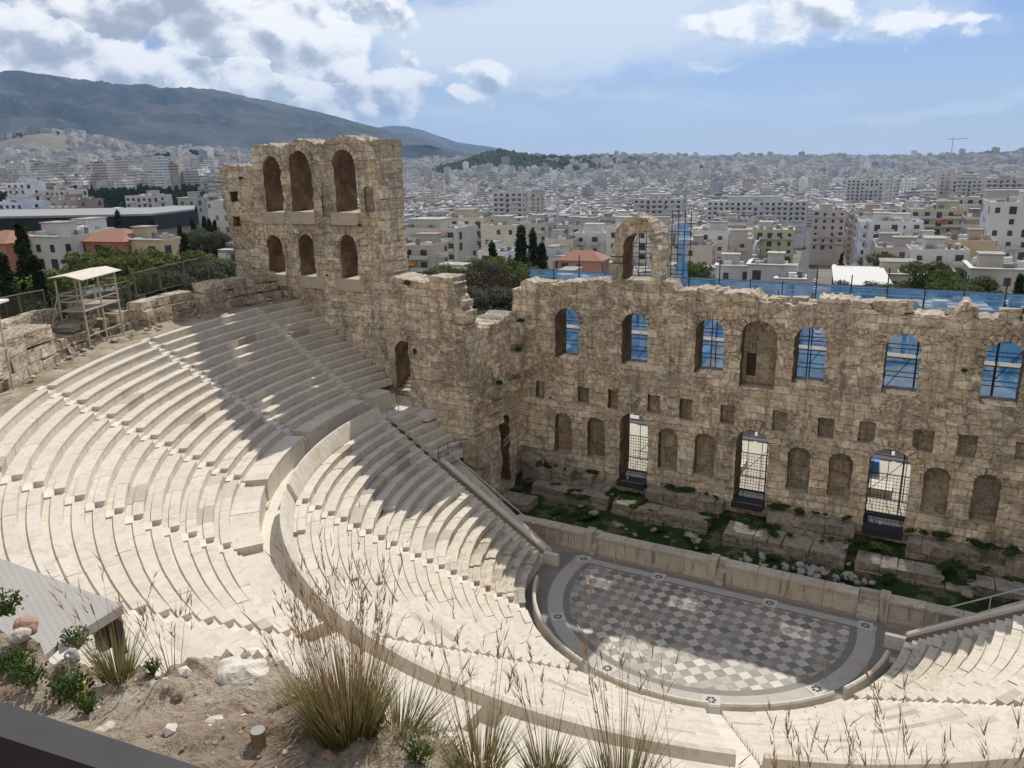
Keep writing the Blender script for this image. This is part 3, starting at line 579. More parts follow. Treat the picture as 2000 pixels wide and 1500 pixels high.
for (x, y), l in zip(dp, dl):
    rz = math.atan2(y-YC, x) if y < -1 else 0
    e = empty('drain_cover', (x, y, .01), rz, label='white drain slab, black holes, '+l, cat='drain cover', group='drain covers in the orchestra ring')
    b = MB(); b.box((-.42, -.48, 0), (.42, .48, .02)); b.build('slab', M_SLAB, e)
    b = MB()
    for s in range(6):
        a0, a1 = 2*math.pi*s/6+.12, 2*math.pi*(s+1)/6-.12
        b.poly([(r*math.cos(a), r*math.sin(a), .024) for r, a in ((.11, a0), (.26, a0), (.28, (a0+a1)/2), (.26, a1), (.11, a1))])
    b.build('cut_out_holes', M_BLK, e)
# low parapet round the orchestra
pl = ['left section with its end by the shaded lowest benches', 'lower left section left of the centre gap', 'lower right section right of the centre gap', 'right section curving towards the stage']
for l, (t0, t1) in zip(pl, ((196, 248.5), (252.8, 287), (290, 322.5), (326.5, 352))):
    e = blocks_strip('orchestra_parapet', [(10.84, -.01), (10.80, .88), (10.84, .92), (10.93, .92), (11.02, .84), (11.02, -.01)], deg(t0), deg(t1), M_MARB, L=(6, 9), label='thin curved orchestra parapet, '+l, cat='parapet', group='orchestra parapet sections')
# ------------------------------------------------------------------ pulpitum (stage front)
def stage_front():
    e = empty('stage_front_wall', (0, 1.13, 0), label='low weathered marble stage front wall with panels and three sets of steps', cat='stage wall')
    segs = [(-15.6, -9.75), (-8.75, -.55), (.50, 8.72), (10.45, 16.4)]
    for s, (a, b_) in enumerate(segs):
        m = MB(); n = max(2, int(round((b_-a)/2.05))); w = (b_-a)/n
        for i in range(n):
            c = (random.random(), 0 if random.random() > .1 else .12, 0); x0 = a+w*i+.012; x1 = a+w*(i+1)-.012; dz = random.gauss(0, .012)
            m.box((x0, 1.28-1.13, .16), (x1, 1.9-1.13, 1.18+dz), 0, c); m.box((x0, 1.18-1.13, -.02), (x1, 1.95-1.13, .16), 0, c)
            m.box((x0+.12, 1.255-1.13, .24), (x0+.19, 1.279-1.13, 1.12), 0, c); m.box((x1-.19, 1.255-1.13, .24), (x1-.12, 1.279-1.13, 1.12), 0, c)
            m.box((x0, 1.20-1.13, 1.18+dz), (x1, 1.93-1.13, 1.27+dz), 0, c); m.box((x0, 1.11-1.13, 1.27+dz), (x1, 2.02-1.13, 1.43+dz+random.uniform(-.03, .01)), 0, (random.random(), .12 if random.random() < .5 else 0, 0), jit=.008)
        m.build('wall_panel', M_MARBO, e, usecol=True)
    for x0, x1 in ((-9.75, -9.2), (-.55, -.2) if False else (9.95, 10.45), (-.62, -.12)):
        m = MB(); m.box((x0+.02, 1.08-1.13, -.01), (x1, 2.0-1.13, 1.42), 0, (.6, 0, 0)); m.box((x0-.02, 1.04-1.13, 1.421), (x1+.04, 2.06-1.13, 1.60), 0, (.5, .1, 0)); m.build('pilaster', M_MARBO, e, usecol=True)
    for x0, x1 in ((-9.18, -8.76), (-.1, .49), (8.73, 9.94)):
        m = MB()
        for j in range(6):
            m.box((x0+.01, .72-1.13+.2*j+(.0), -.01+.0*j), (x1-.01, 2.2-1.13, .235*(j+1)), 0, (random.random(), random.choice((0, .1, .25)), 0), jit=.012)
        m.build('steps', M_MARBO, e, usecol=True)
stage_front()
# ------------------------------------------------------------------ slab walls with openings
def arch_poly(cx, w, z0, zs, za, n=12):
    p = [(cx-w/2, z0), (cx+w/2, z0)]
    for i in range(n+1):
        a = math.pi*i/n; p.append((cx+w/2*math.cos(a), zs+(za-zs)*math.sin(a)))
    return p
def rect_poly(a, b, c, d): return [(a, c), (b, c), (b, d), (a, d)]
def densify(p, st):
    o = []
    for i in range(len(p)):
        a, b = np.array(p[i]), np.array(p[(i+1) % len(p)]); n = max(1, int(np.linalg.norm(b-a)/st))
        for k in range(n): o.append(tuple(a+(b-a)*k/n))
    return o
def inpoly(P, poly):
    x, y = P[:, 0], P[:, 1]; r = np.zeros(len(P), bool); n = len(poly)
    for i in range(n):
        x0, y0 = poly[i]; x1, y1 = poly[(i+1) % n]
        if y0 == y1: continue
        c = ((y0 > y) != (y1 > y)) & (x < (x1-x0)*(y-y0)/(y1-y0)+x0); r ^= c
    return r
def slab(name, outline, holes, niches, org, udir, ndir, thick, mt, parent=None, st=.2, amp=.09, rough_edge=.10, bw=1.25, bh=.56, seed=0, **k):
    """outline/holes in (u,z); front face at org, normal ndir points to the viewer; niches: (poly, depth)."""
    random.seed(seed+5); out = densify(outline, st)
    out = [(u+random.uniform(-1, 1)*rough_edge, z+random.uniform(-1, 1)*rough_edge) if z > min(p[1] for p in outline)+.3 else (u, z) for u, z in out]
    loops = [out]+[densify(h, st*1.1) for h in holes]+[densify(nn[0], st*1.1) for nn in niches]
    loops = [loops[0]]+[[(u+random.uniform(-1, 1)*.04, z+random.uniform(-1, 1)*.04) for u, z in l] for l in loops[1:]]
    pts = []; edges = []
    for l in loops:
        b = len(pts); pts += l; edges += [(b+i, b+(i+1) % len(l)) for i in range(len(l))]
    us = np.arange(min(p[0] for p in out), max(p[0] for p in out), st); zs = np.arange(min(p[1] for p in out), max(p[1] for p in out), st)
    U, Z = np.meshgrid(us, zs); G = np.stack([U.ravel(), Z.ravel()], 1)+RNG.uniform(-.28, .28, (U.size, 2))*st
    keep = inpoly(G, out)
    for l in loops[1:]: keep &= ~inpoly(G, l)
    L = np.array(pts)
    G = G[keep]; cell = {}
    for q in L: cell.setdefault((int(q[0]//st), int(q[1]//st)), []).append(q)
    ok = []
    for g in G:
        i, j = int(g[0]//st), int(g[1]//st); near = False
        for a in (-1, 0, 1):
            for b in (-1, 0, 1):
                for q in cell.get((i+a, j+b), ()):
                    if (q[0]-g[0])**2+(q[1]-g[1])**2 < (st*.5)**2: near = True
        ok.append(not near)
    G = G[np.array(ok)]
    allp = [Vector(p) for p in pts]+[Vector(p) for p in G.tolist()]
    vo, eo, fo, ov, oe, of = delaunay_2d_cdt(allp, edges, [], 0, 1e-6)
    P = np.array([(p.x, p.y) for p in vo]); T = np.array([t for t in fo if len(t) == 3]); Cn = P[T].mean(1)
    keep = inpoly(Cn, out)
    for l in loops[1:]: keep &= ~inpoly(Cn, l)
    T = T[keep]; e1 = P[T[:, 1]]-P[T[:, 0]]; e2 = P[T[:, 2]]-P[T[:, 0]]; fl = (e1[:, 0]*e2[:, 1]-e1[:, 1]*e2[:, 0]) < 0; T[fl] = T[fl][:, ::-1]
    x, z = P[:, 0], P[:, 1]; ri = np.floor(z/bh+.3*fbm(x/3, z/3)); ci = np.floor(x/bw+.5*(ri % 2)+.4*fbm(x/2+9, z/2)); hsh = _T[(ri*31).astype(int) % 256, (ci*57+ri*13).astype(int) % 256]
    dsp = (hsh-.5)*amp*1.5+fbm(x/1.1+seed, z/1.1, 4)*amp*2.6+fbm(x/5, z/5+seed, 3)*amp*3.6
    org = np.array(org, float); ud = np.array(udir, float); nd = np.array(ndir, float); up = np.array([0, 0, 1.])
    def w3(p, d): return org[None]+ud*p[:, :1]+up*p[:, 1:2]+nd*np.asarray(d)[:, None]
    F = w3(P, dsp); Bk = w3(P, -thick+dsp*.3); nP = len(P)
    V = [F, Bk]; tri = [tuple(t) for t in T]+[(t[2]+nP, t[1]+nP, t[0]+nP) for t in T]
    # boundary edges
    ed = {}
    for t in T:
        for a, b in ((t[0], t[1]), (t[1], t[2]), (t[2], t[0])): ed[(a, b)] = ed.get((a, b), 0)+1
    bd = [(a, b) for (a, b) in ed if (b, a) not in ed]
    isn = np.zeros(nP, int)
    for i, (np_, dep) in enumerate(niches):
        big = densify(np_, 5); cx = np.mean([p[0] for p in np_]); cz = np.mean([p[1] for p in np_])
        gro = [(cx+(p[0]-cx)*1.06+np.sign(p[0]-cx)*.05, cz+(p[1]-cz)*1.06+np.sign(p[1]-cz)*.05) for p in np_]; isn[inpoly(P, gro)] = i+1
    for hp in holes:
        cx = np.mean([p[0] for p in hp]); cz = np.mean([p[1] for p in hp]); isn[(isn == 0) & inpoly(P, [(cx+(p[0]-cx)*1.05+np.sign(p[0]-cx)*.05, cz+(p[1]-cz)*1.05+np.sign(p[1]-cz)*.05) for p in hp])] = -1
    mi = [0]*len(tri)
    nseg = max(2, int(thick/.5)); off = 2*nP; extra = []
    flip = np.dot(np.cross(ud, up), nd) < 0
    for a, b in bd:
        na = isn[a] > 0 and isn[b] > 0; dep = niches[isn[a]-1][1] if na else thick; mm = 1 if (isn[a] and isn[b]) else 0
        sg = 2 if na else nseg; last = (a, b); fa, fb = F[a], F[b]; ba_, bb_ = (Bk[a], Bk[b]) if not na else (w3(P[a:a+1], [-dep])[0], w3(P[b:b+1], [-dep])[0])
        for s in range(1, sg+1):
            if s == sg and not na: cur = (a+nP, b+nP)
            else:
                tt = s/sg; extra += [fa+(ba_-fa)*tt, fb+(bb_-fb)*tt]; cur = (off+len(extra)-2, off+len(extra)-1)
            tri.append((last[0], cur[0], cur[1], last[1])); last = cur; mi.append(mm)
    Vall = np.concatenate([F, Bk, np.array(extra)]) if extra else np.concatenate([F, Bk])
    tri = [tuple(int(q) for q in t) for t in tri]
    if flip: tri = [t[::-1] for t in tri]
    # niche back faces
    for (np_, dep) in niches:
        p = np.array(densify(np_, .4)); cx, cz = p.mean(0); b = len(Vall); pv = w3(p, np.full(len(p), -dep)); cv = w3(np.array([[cx, cz]]), [-dep-.05]); Vall = np.concatenate([Vall, cv, pv])
        tri += [(b, b+1+i, b+1+(i+1) % len(p)) if not flip else (b, b+1+(i+1) % len(p), b+1+i) for i in range(len(p))]
        mi += [2]*len(p)
    ob = mobj(name, npmesh(name, Vall, tri, [mt, M_REV, M_NICHE], mi), parent, **k); return ob
DOORS = (-9.17, .05, 9.3)
def scaenae():
    top = [(-19.95, 17.5), (-19.1, 17.62), (-19.0, 18.2), (-16.5, 18.05), (-14.5, 18.35), (-11.9, 18.6), (-11.3, 18.45), (-11.2, 18.4)]
    arch = [(-11.2, 19.4), (-11.2, 21.2), (-11.05, 22.1), (-10.7, 22.8), (-10.1, 23.3), (-9.3, 23.55), (-8.6, 23.35), (-8.0, 22.7), (-7.7, 21.9), (-7.6, 21.), (-7.55, 19.3), (-7.5, 18.8), (-6.5, 18.7), (-6.3, 18.15)]
    rest = [(-4.1, 18.4), (-2, 18.2), (-.4, 18.3), (-.2, 17.7), (1.5, 17.6), (3.7, 17.7), (3.75, 18.28), (5.2, 18.3), (6.2, 18.1), (6.3, 17.6), (9, 17.45), (11.9, 17.6), (12.0, 17.9), (12.4, 18.6), (12.7, 18.5), (13, 17.6), (15.6, 17.6), (15.8, 18.4), (17, 18.5), (17.3, 17.6), (19.9, 17.5)]
    outline = [(-19.95, -.6)]+top+arch+rest+[(19.9, -.6)]; outline = outline[::-1]
    wins = [arch_poly(x, 2.08, 12.1, 15.25, 16.2) for x in (-15., -9.3, -3.5, 3.5, 9.3, 15.)]
    fa = arch_poly(-9.25, 2.25, 18.75, 21.2, 22.25); doors = [arch_poly(x, w, 2.0, 7.1, 8.25) for x, w in zip(DOORS, (2.35, 2.35, 2.6))]
    nic = [(arch_poly(x, 1.55, 3.95, 6.8, 7.45), .62) for x in (-15.35, -12.4, -6.35, -3.45, 3.4, 6.2, 12.2, 15.1)]
    nic.append((arch_poly(.05, 2.5, 11.4, 15.2, 16.4), 1.0))
    nic += [(rect_poly(x-w, x+w, 8.35+dz, 9.85+dz2), .55) for x, w, dz, dz2 in ((-17.5, .4, .1, 0), (-14.9+1.3, .5, .1, 0), (-11., .42, 0, .1), (-7.6, .5, .1, .1), (-5.05, .5, -.1, .1), (-1.9, .5, 0, .0), (1.85, .5, .0, .1), (5., .52, 0, 0), (7.65, .52, 0, .1), (11.1, .6, .0, 0), (13.65, .55, .0, .1), (17.0, .7, .3, 0))]
    ob = slab('stage_building_wall', outline, wins+[fa]+doors, nic, (0, 9.49, 0), (1, 0, 0), (0, -1, 0), 2.1, M_WALL, amp=.09, seed=1, label='long ruined stage building wall of beige stone with arched windows, niches and three doors', cat='wall')
    random.seed(41)
    for cx, w, zs, rise, n, ow in [(x, 2.08, 15.25, .95, 11, .55) for x in (-15., -9.3, -3.5, 3.5, 9.3, 15.)]+[(x, w, 7.1, 1.15, 13, .7) for x, w in zip(DOORS, (2.35, 2.35, 2.6))]+[(x, 1.55, 6.8, .65, 9, .42) for x in (-15.35, -12.4, -6.35, -3.45, 3.4, 6.2, 12.2, 15.1)]+[(.05, 2.5, 15.2, 1.2, 11, .5)]:
        b = MB()
        for q in range(n):
            a0, a1 = math.pi*q/n+.02, math.pi*(q+1)/n-.02; pr = random.uniform(.02, .12); o2 = ow*random.uniform(.8, 1.15)
            Q = [(cx+(w/2+e)*math.cos(a), zs+(rise+e)*math.sin(a)) for a in (a0, a1) for e in (.02, o2)]
            b.add([(Q[i][0]+random.uniform(-.02, .02), 9.40-pr, Q[i][1]+random.uniform(-.02, .02)) for i in (0, 1, 3, 2)]+[(Q[i][0], 9.8, Q[i][1]) for i in (0, 1, 3, 2)], [(3, 2, 1, 0), (4, 5, 6, 7), (0, 1, 5, 4), (1, 2, 6, 5), (2, 3, 7, 6), (3, 0, 4, 7)])
        b.build('arch_stones', M_WALL, ob)
    # small dark window in the blind niche
    b = MB(); b.box((-.95, 10.46, 12.05), (-.28, 10.51, 13.75)); b.build('niche_window', flat('niche_dark_opening', (.05, .035, .025), .95), ob)
    # deeper vault body behind the free arch
    b = MB()
    n = 14
    for s in range(n):
        a0, a1 = math.pi*s/n, math.pi*(s+1)/n
        P = [(-9.4+r*math.cos(a), z0+h*math.sin(a)) for a in (a0, a1) for r, z0, h in ((1.15, 21.2, 1.05), (1.85+random.uniform(-.08, .06), 21.15, 2.2+random.uniform(-.1, .08)))]
        (i0, o0, i1, o1) = P; y0, y1 = 11.35, 12.3
        b.add([(i0[0], y0, i0[1]), (o0[0], y0, o0[1]), (o1[0], y0, o1[1]), (i1[0], y0, i1[1]), (i0[0], y1, i0[1]), (o0[0], y1, o0[1]), (o1[0], y1, o1[1]), (i1[0], y1, i1[1])], [(0, 1, 2, 3), (7, 6, 5, 4), (1, 5, 6, 2), (0, 3, 7, 4)])
    b.box((-11.2, 11.35, 17.8), (-10.5, 12.3, 21.3), jit=.06); b.box((-8.3, 11.35, 17.8), (-7.6, 12.3, 21.3), jit=.06); b.build('vault', M_WALL, ob)
    # iron straps round the left pier
    b = MB()
    for z in (20.45, 19.95): b.box((-11.28, 9.28, z), (-10.36, 9.36, z+.07)); b.box((-10.36, 9.28, z), (-10.30, 10.8, z+.07))
    b.build('iron_strap', M_DSTEEL, ob)
    random.seed(3); b = MB()
    for i in range(60):
        x = random.uniform(-19, 19)
        if -11.6 < x < -6.2: continue
        b.box((x-random.uniform(.2, .8), 9.5+random.uniform(0, 1.2), 17.4), (x+random.uniform(.2, .8), 10.2+random.uniform(0, 1.3), 17.75+random.uniform(0, .5)), rz=random.uniform(-.15, .15), jit=.07)
    b.box((8.6, 10.3, 17.5), (9.6, 11.2, 18.25), jit=.08); b.build('coping_stone', M_WALL, ob)
scaenae()
def tower():
    o = [(-44.2, 12), (-43.9, 18), (-43.8, 20), (-44.1, 22), (-44.4, 25), (-44.45, 27.6), (-42.5, 27.75), (-40.85, 27.6), (-40.7, 29.0), (-39.7, 29.3), (-38.6, 29.35), (-37.6, 29.15), (-37.2, 29.0), (-36.5, 29.35), (-35.4, 29.6), (-34.3, 29.5), (-33.4, 29.2), (-32.7, 29.25), (-31.9, 29.6), (-30.8, 29.75), (-29.7, 29.6), (-28.9, 29.35), (-28.2, 29.4), (-27.9, 29.1), (-27.3, 29.15), (-27.25, 19.2), (-25.2, 18.9), (-25.2, 7.8), (-40, 7.8)]
    holes = [arch_poly(-38.45, 2.0, 23.9, 27.3, 28.4), arch_poly(-35.4, 2.25, 23.95, 27.6, 28.75), arch_poly(-30.8, 2.3, 23.95, 27.6, 28.75),
             arch_poly(-39.0, 1.85, 18.7, 21.1, 22.0), arch_poly(-35.4, 1.65, 18.7, 21.3, 22.15), arch_poly(-31.0, 1.7, 18.7, 21.4, 22.25), arch_poly(-26.1, 1.75, 9.9, 13.1, 14.0)]
    nic = [(rect_poly(-43.5, -42.6, 24.7, 25.6), .6), (rect_poly(-43.6, -42.7, 22.6, 23.5), .6), (rect_poly(-29., -28.1, 24, 25.9), .25), (rect_poly(-33.4, -32.5, 23.6, 26.0), .2)]
    t = slab('ruined_tower', o, holes, nic, (0, 2.5, 0), (1, 0, 0), (0, -1, 0), 2.7, M_TOWER, amp=.10, seed=4, label='tall ruined tower wall with two rows of three arches beside the upper seating', cat='tower')
    # archivolts and sill blocks proud of the face
    for cx, w, zs, rz_ in ((-38.45, 2.0, 27.3, 1.1), (-35.4, 2.25, 27.6, 1.15), (-30.8, 2.3, 27.6, 1.15), (-39.0, 1.85, 21.1, .9), (-35.4, 1.65, 21.3, .85), (-31.0, 1.7, 21.4, .85)):
        b = MB(); n = 11; up_ = zs > 25
        for s in range(n):
            a0, a1 = math.pi*s/n+.02, math.pi*(s+1)/n-.02; pr = random.uniform(.04, .1)+(.05 if up_ else 0); ow = .42 if up_ else .36
            P = [(cx+(w/2+q)*math.cos(a), zs+(rz_+q)*math.sin(a)) for a in (a0, a1) for q in (.03, ow)]
            b.add([(P[k][0], 2.5-pr-.02, P[k][1]) for k in (0, 1, 3, 2)]+[(P[k][0], 2.9, P[k][1]) for k in (0, 1, 3, 2)], [(3, 2, 1, 0), (4, 5, 6, 7), (0, 1, 5, 4), (1, 2, 6, 5), (2, 3, 7, 6), (3, 0, 4, 7)])
        b.build('archivolt', M_TOWER, t)
    random.seed(12)
    for cx, w, z in ((-38.6, 2.3, 23.9), (-35.4, 2.6, 23.95), (-31.0, 2.7, 23.95), (-39.0, 2.1, 18.7), (-35.0, 2.6, 18.7), (-31.0, 2.9, 18.7)):
        b = MB(); x = cx-w/2
        for j, wd in enumerate((.5, .5)): b.box((x+w*.5*j, 2.30, z-.95), (x+w*.5*(j+1)-.02, 2.9, z+.02), jit=.015)
        b.build('sill_block', flat('pale_limestone', (.50, .43, .33), .9, var=.25, sc=2.) if 'pale_limestone' not in bpy.data.materials else bpy.data.materials['pale_limestone'], t)
    # right end quoins, large pale blocks
    b = MB(); z = 19.3
    while z < 28.9:
        h = random.uniform(.62, .95); x0 = -27.45-random.choice((0, .3)); ys = [2.42, random.uniform(3.5, 4.2), 5.24]
        b.box((x0, ys[0]-random.uniform(0, .08), z), (-27.18-random.choice((0, 0, .07)), ys[1], z+h-.025), jit=.035); b.box((-27.9, ys[1]+.02, z), (-27.18+random.uniform(-.08, .04), ys[2]-random.choice((0, 0, .2)), z+h-.025), jit=.035); z += h
    b.build('quoin_blocks', stone_mat('quoin_stone', 1.12, -.1, 2.4, .78, 0, -.6), t)
    # rounded vault backs on top
    for cx, w, zt_ in ((-38.6, 2.6, 29.25), (-35.4, 2.9, 29.5), (-30.8, 3.2, 29.72)):
        b = MB(); n = 8
        for s in range(n):
            a0, a1 = math.pi*s/n, math.pi*(s+1)/n; q = [(cx+w/2*math.cos(a), zt_-1.2+1.28*math.sin(a)) for a in (a0, a1)]
            for yy in range(4):
                y0, y1 = 2.6+yy*.66, 2.6+(yy+1)*.66-.03; j = random.uniform(-.09, .05)
                b.add([(q[0][0], y0, q[0][1]+j), (q[1][0], y0, q[1][1]+j), (q[1][0], y1, q[1][1]+j), (q[0][0], y1, q[0][1]+j), (q[0][0], y0, q[0][1]-.5), (q[1][0], y0, q[1][1]-.5), (q[1][0], y1, q[1][1]-.5), (q[0][0], y1, q[0][1]-.5)], [(3, 2, 1, 0), (4, 5, 6, 7), (0, 1, 5, 4), (1, 2, 6, 5), (2, 3, 7, 6), (3, 0, 4, 7)])
        b.build('vault_back', M_WALL, t)
tower()
def wing():
    o = [(-25.2, -.5), (-25.15, 18.3), (-24.8, 18.55), (-23.3, 18.95), (-21.2, 19.1), (-20.4, 19.0), (-20.35, 18.), (-20.0, 17.6), (-19.95, 16.8), (-19.6, 16.2), (-19.5, 15.6), (-19.55, 12), (-19.4, 9), (-19.2, 6), (-18.9, 3), (-18.7, -.5)]
    t = slab('side_stair_wall', o[::-1], [], [(rect_poly(-24.7, -24.3, 13.2, 13.7), .4)], (0, 1.72, 0), (1, 0, 0), (0, -1, 0), 1.5, M_WALL, amp=.16, rough_edge=.14, seed=8, label='broken corner wall between the arched tower and the stage building', cat='wall')
    b = MB(); random.seed(21)
    b.box((-24.9, 1.6, 18.5), (-22.6, 3.4, 19.05), jit=.12); b.box((-22.5, 1.5, 18.7), (-20.6, 3.3, 19.45), jit=.1); b.box((-20.6, 1.7, 17.2), (-19.7, 3., 17.75), jit=.1); b.box((-20.4, 1.6, 16.1), (-19.45, 3., 16.9), jit=.12); b.box((-20.9, 1.4, 15.0), (-19.6, 3.2, 15.9), jit=.12); b.build('top_block', M_WALL, t)
    # boulder at the foot
    b = MB(); b.box((-19.9, .6, 5.2), (-18.6, 2.4, 7.3), jit=.25); b.box((-19.6, .8, -.4), (-18.3, 2.2, 5.3), jit=.12); b.build('corner_pier', M_RUIN, t)
    s = slab('side_return_wall', [(y, z) for y, z in ((1.75, -.5), (9.7, -.5), (9.7, 15.5), (8.8, 15.6), (8.2, 15.45), (6.5, 15.5), (4.5, 15.3), (3.2, 15.5), (2.4, 15.7), (1.75, 15.5))], [], [(arch_poly(6.55, 1.75, 1.4, 6.8, 7.5), 2.4)], (-19.3, 0, 0), (0, 1, 0), (1, 0, 0), 2.6, M_WALL, amp=.14, seed=11, label='rubble return wall with a tall dark doorway running back to the stage building corner', cat='wall')
    b = MB(); random.seed(5)
    b.box((-19.4, 7.9, 13.2), (-18.6, 9.45, 14.9), jit=.12); b.box((-19.4, 7.3, 11.0), (-18.5, 9.45, 12.6), jit=.12); b.box((-19.4, 6.9, 9.6), (-18.5, 8.3, 10.5), jit=.12); b.box((-19.4, 4.2, 9.6), (-18.7, 5.6, 10.6), jit=.12)
    for z in (8.4, 7.3): b.box((-19.4, 3.6, z), (-18.9, 5.6, z+.9), jit=.14)
    b.build('ledge_block', M_WALL, s)
    b = MB(); b.tube((-18.9, 5.6, 5.6), (-18.9, 7.6, 6.3), .05); b.tube((-18.9, 5.6, 5.2), (-18.9, 7.6, 5.9), .05); b.build('door_brace', M_STEEL, s)
    # lit steps going up inside the arched door
    b = MB()
    for j in range(9): b.box((-27.0, 2.0+.34*j, 8.9), (-25.2+.6, 5.6, 9.15+.23*j), 0, (random.random(), 0, 0))
    b.build('arched_door_steps', M_MARB, usecol=True, label='steep marble steps rising into the arched door at the foot of the tower', cat='steps')
    b = MB()
    b.box((-26.9, .6, 8.3), (-22.7, 2.3, 8.9)); b.build('landing', M_MARBW, kind='structure')
wing()
# parodos side walls with sloping copings
for sx, side in ((-1, 'left'), (1, 'right')):
    x0, z0, x1, z1 = 20.2*sx, 6.35, 11.6*sx, .95
    e = empty('parodos_wall', (0, 0, 0), label='smooth sloping marble parapet over the %s parodos entrance with pale coping' % side, cat='parapet')
    b = MB(); b.add([(x0, -1.56, -.02), (x1, -1.56, -.02), (x1, -1.56, z1-.12), (x0, -1.56, z0-.12), (x0, -1.28, -.02), (x1, -1.28, -.02), (x1, -1.28, z1-.12), (x0, -1.28, z0-.12)], [(0, 1, 2, 3), (7, 6, 5, 4), (1, 5, 6, 2), (3, 2, 6, 7), (0, 3, 7, 4)]); b.build('wall_face', M_BROWNFL, e)
    b = MB(); b.add([(x0, -1.62, z0-.12), (x1, -1.62, z1-.12), (x1, -1.62, z1+.08), (x0, -1.62, z0+.08), (x0, -1.24, z0-.12), (x1, -1.24, z1-.12), (x1, -1.24, z1+.08), (x0, -1.24, z0+.08)], [(0, 1, 2, 3), (7, 6, 5, 4), (1, 5, 6, 2), (3, 2, 6, 7), (0, 1, 5, 4), (0, 3, 7, 4)], 0, (.5, 0, 0))
    b.box((min(x1, 10.5*sx), -1.8, .0), (max(x1, 10.5*sx), -1.5, .85), 0, (.5, 0, 0)); b.build('coping', M_MARBW, e, usecol=True)
    b = MB(); top = 1.0
    for q in (0, .28, .56, .84): xx = x0+(x1-x0)*q; zz = z0+(z1-z0)*q; b.tube((xx, -1.25, zz), (xx, -1.25, zz+top), .035)
    b.tube((x0, -1.25, z0+top), (x1+(x0-x1)*.12, -1.25, z1+(z0-z1)*.12+top), .045)
    b.build('handrail', M_STEEL, e)
def rail(pts, label, posts=True):
    b = MB()
    for a, c in zip(pts[:-1], pts[1:]): b.tube((a[0], a[1], a[2]+.95), (c[0], c[1], c[2]+.95), .028); b.tube((a[0], a[1], a[2]+.5), (c[0], c[1], c[2]+.5), .018)
    for a in pts: b.tube(a, (a[0], a[1], a[2]+.96), .028)
    b.build('railing', M_DSTEEL if 'dark' in label else M_STEEL, label=label, cat='railing')
rail([(-25.2, -1.3, 8.88), (-25.2, .2, 8.88), (-24.6, 1.2, 8.88)], 'steel railing on the sunlit landing below the arched door')
rail([(-20.3, -1.7, 6.35), (-20.3, -.4, 6.35), (-19.4, .9, 6.35)], 'dark steel railing at the top of the left parodos parapet')
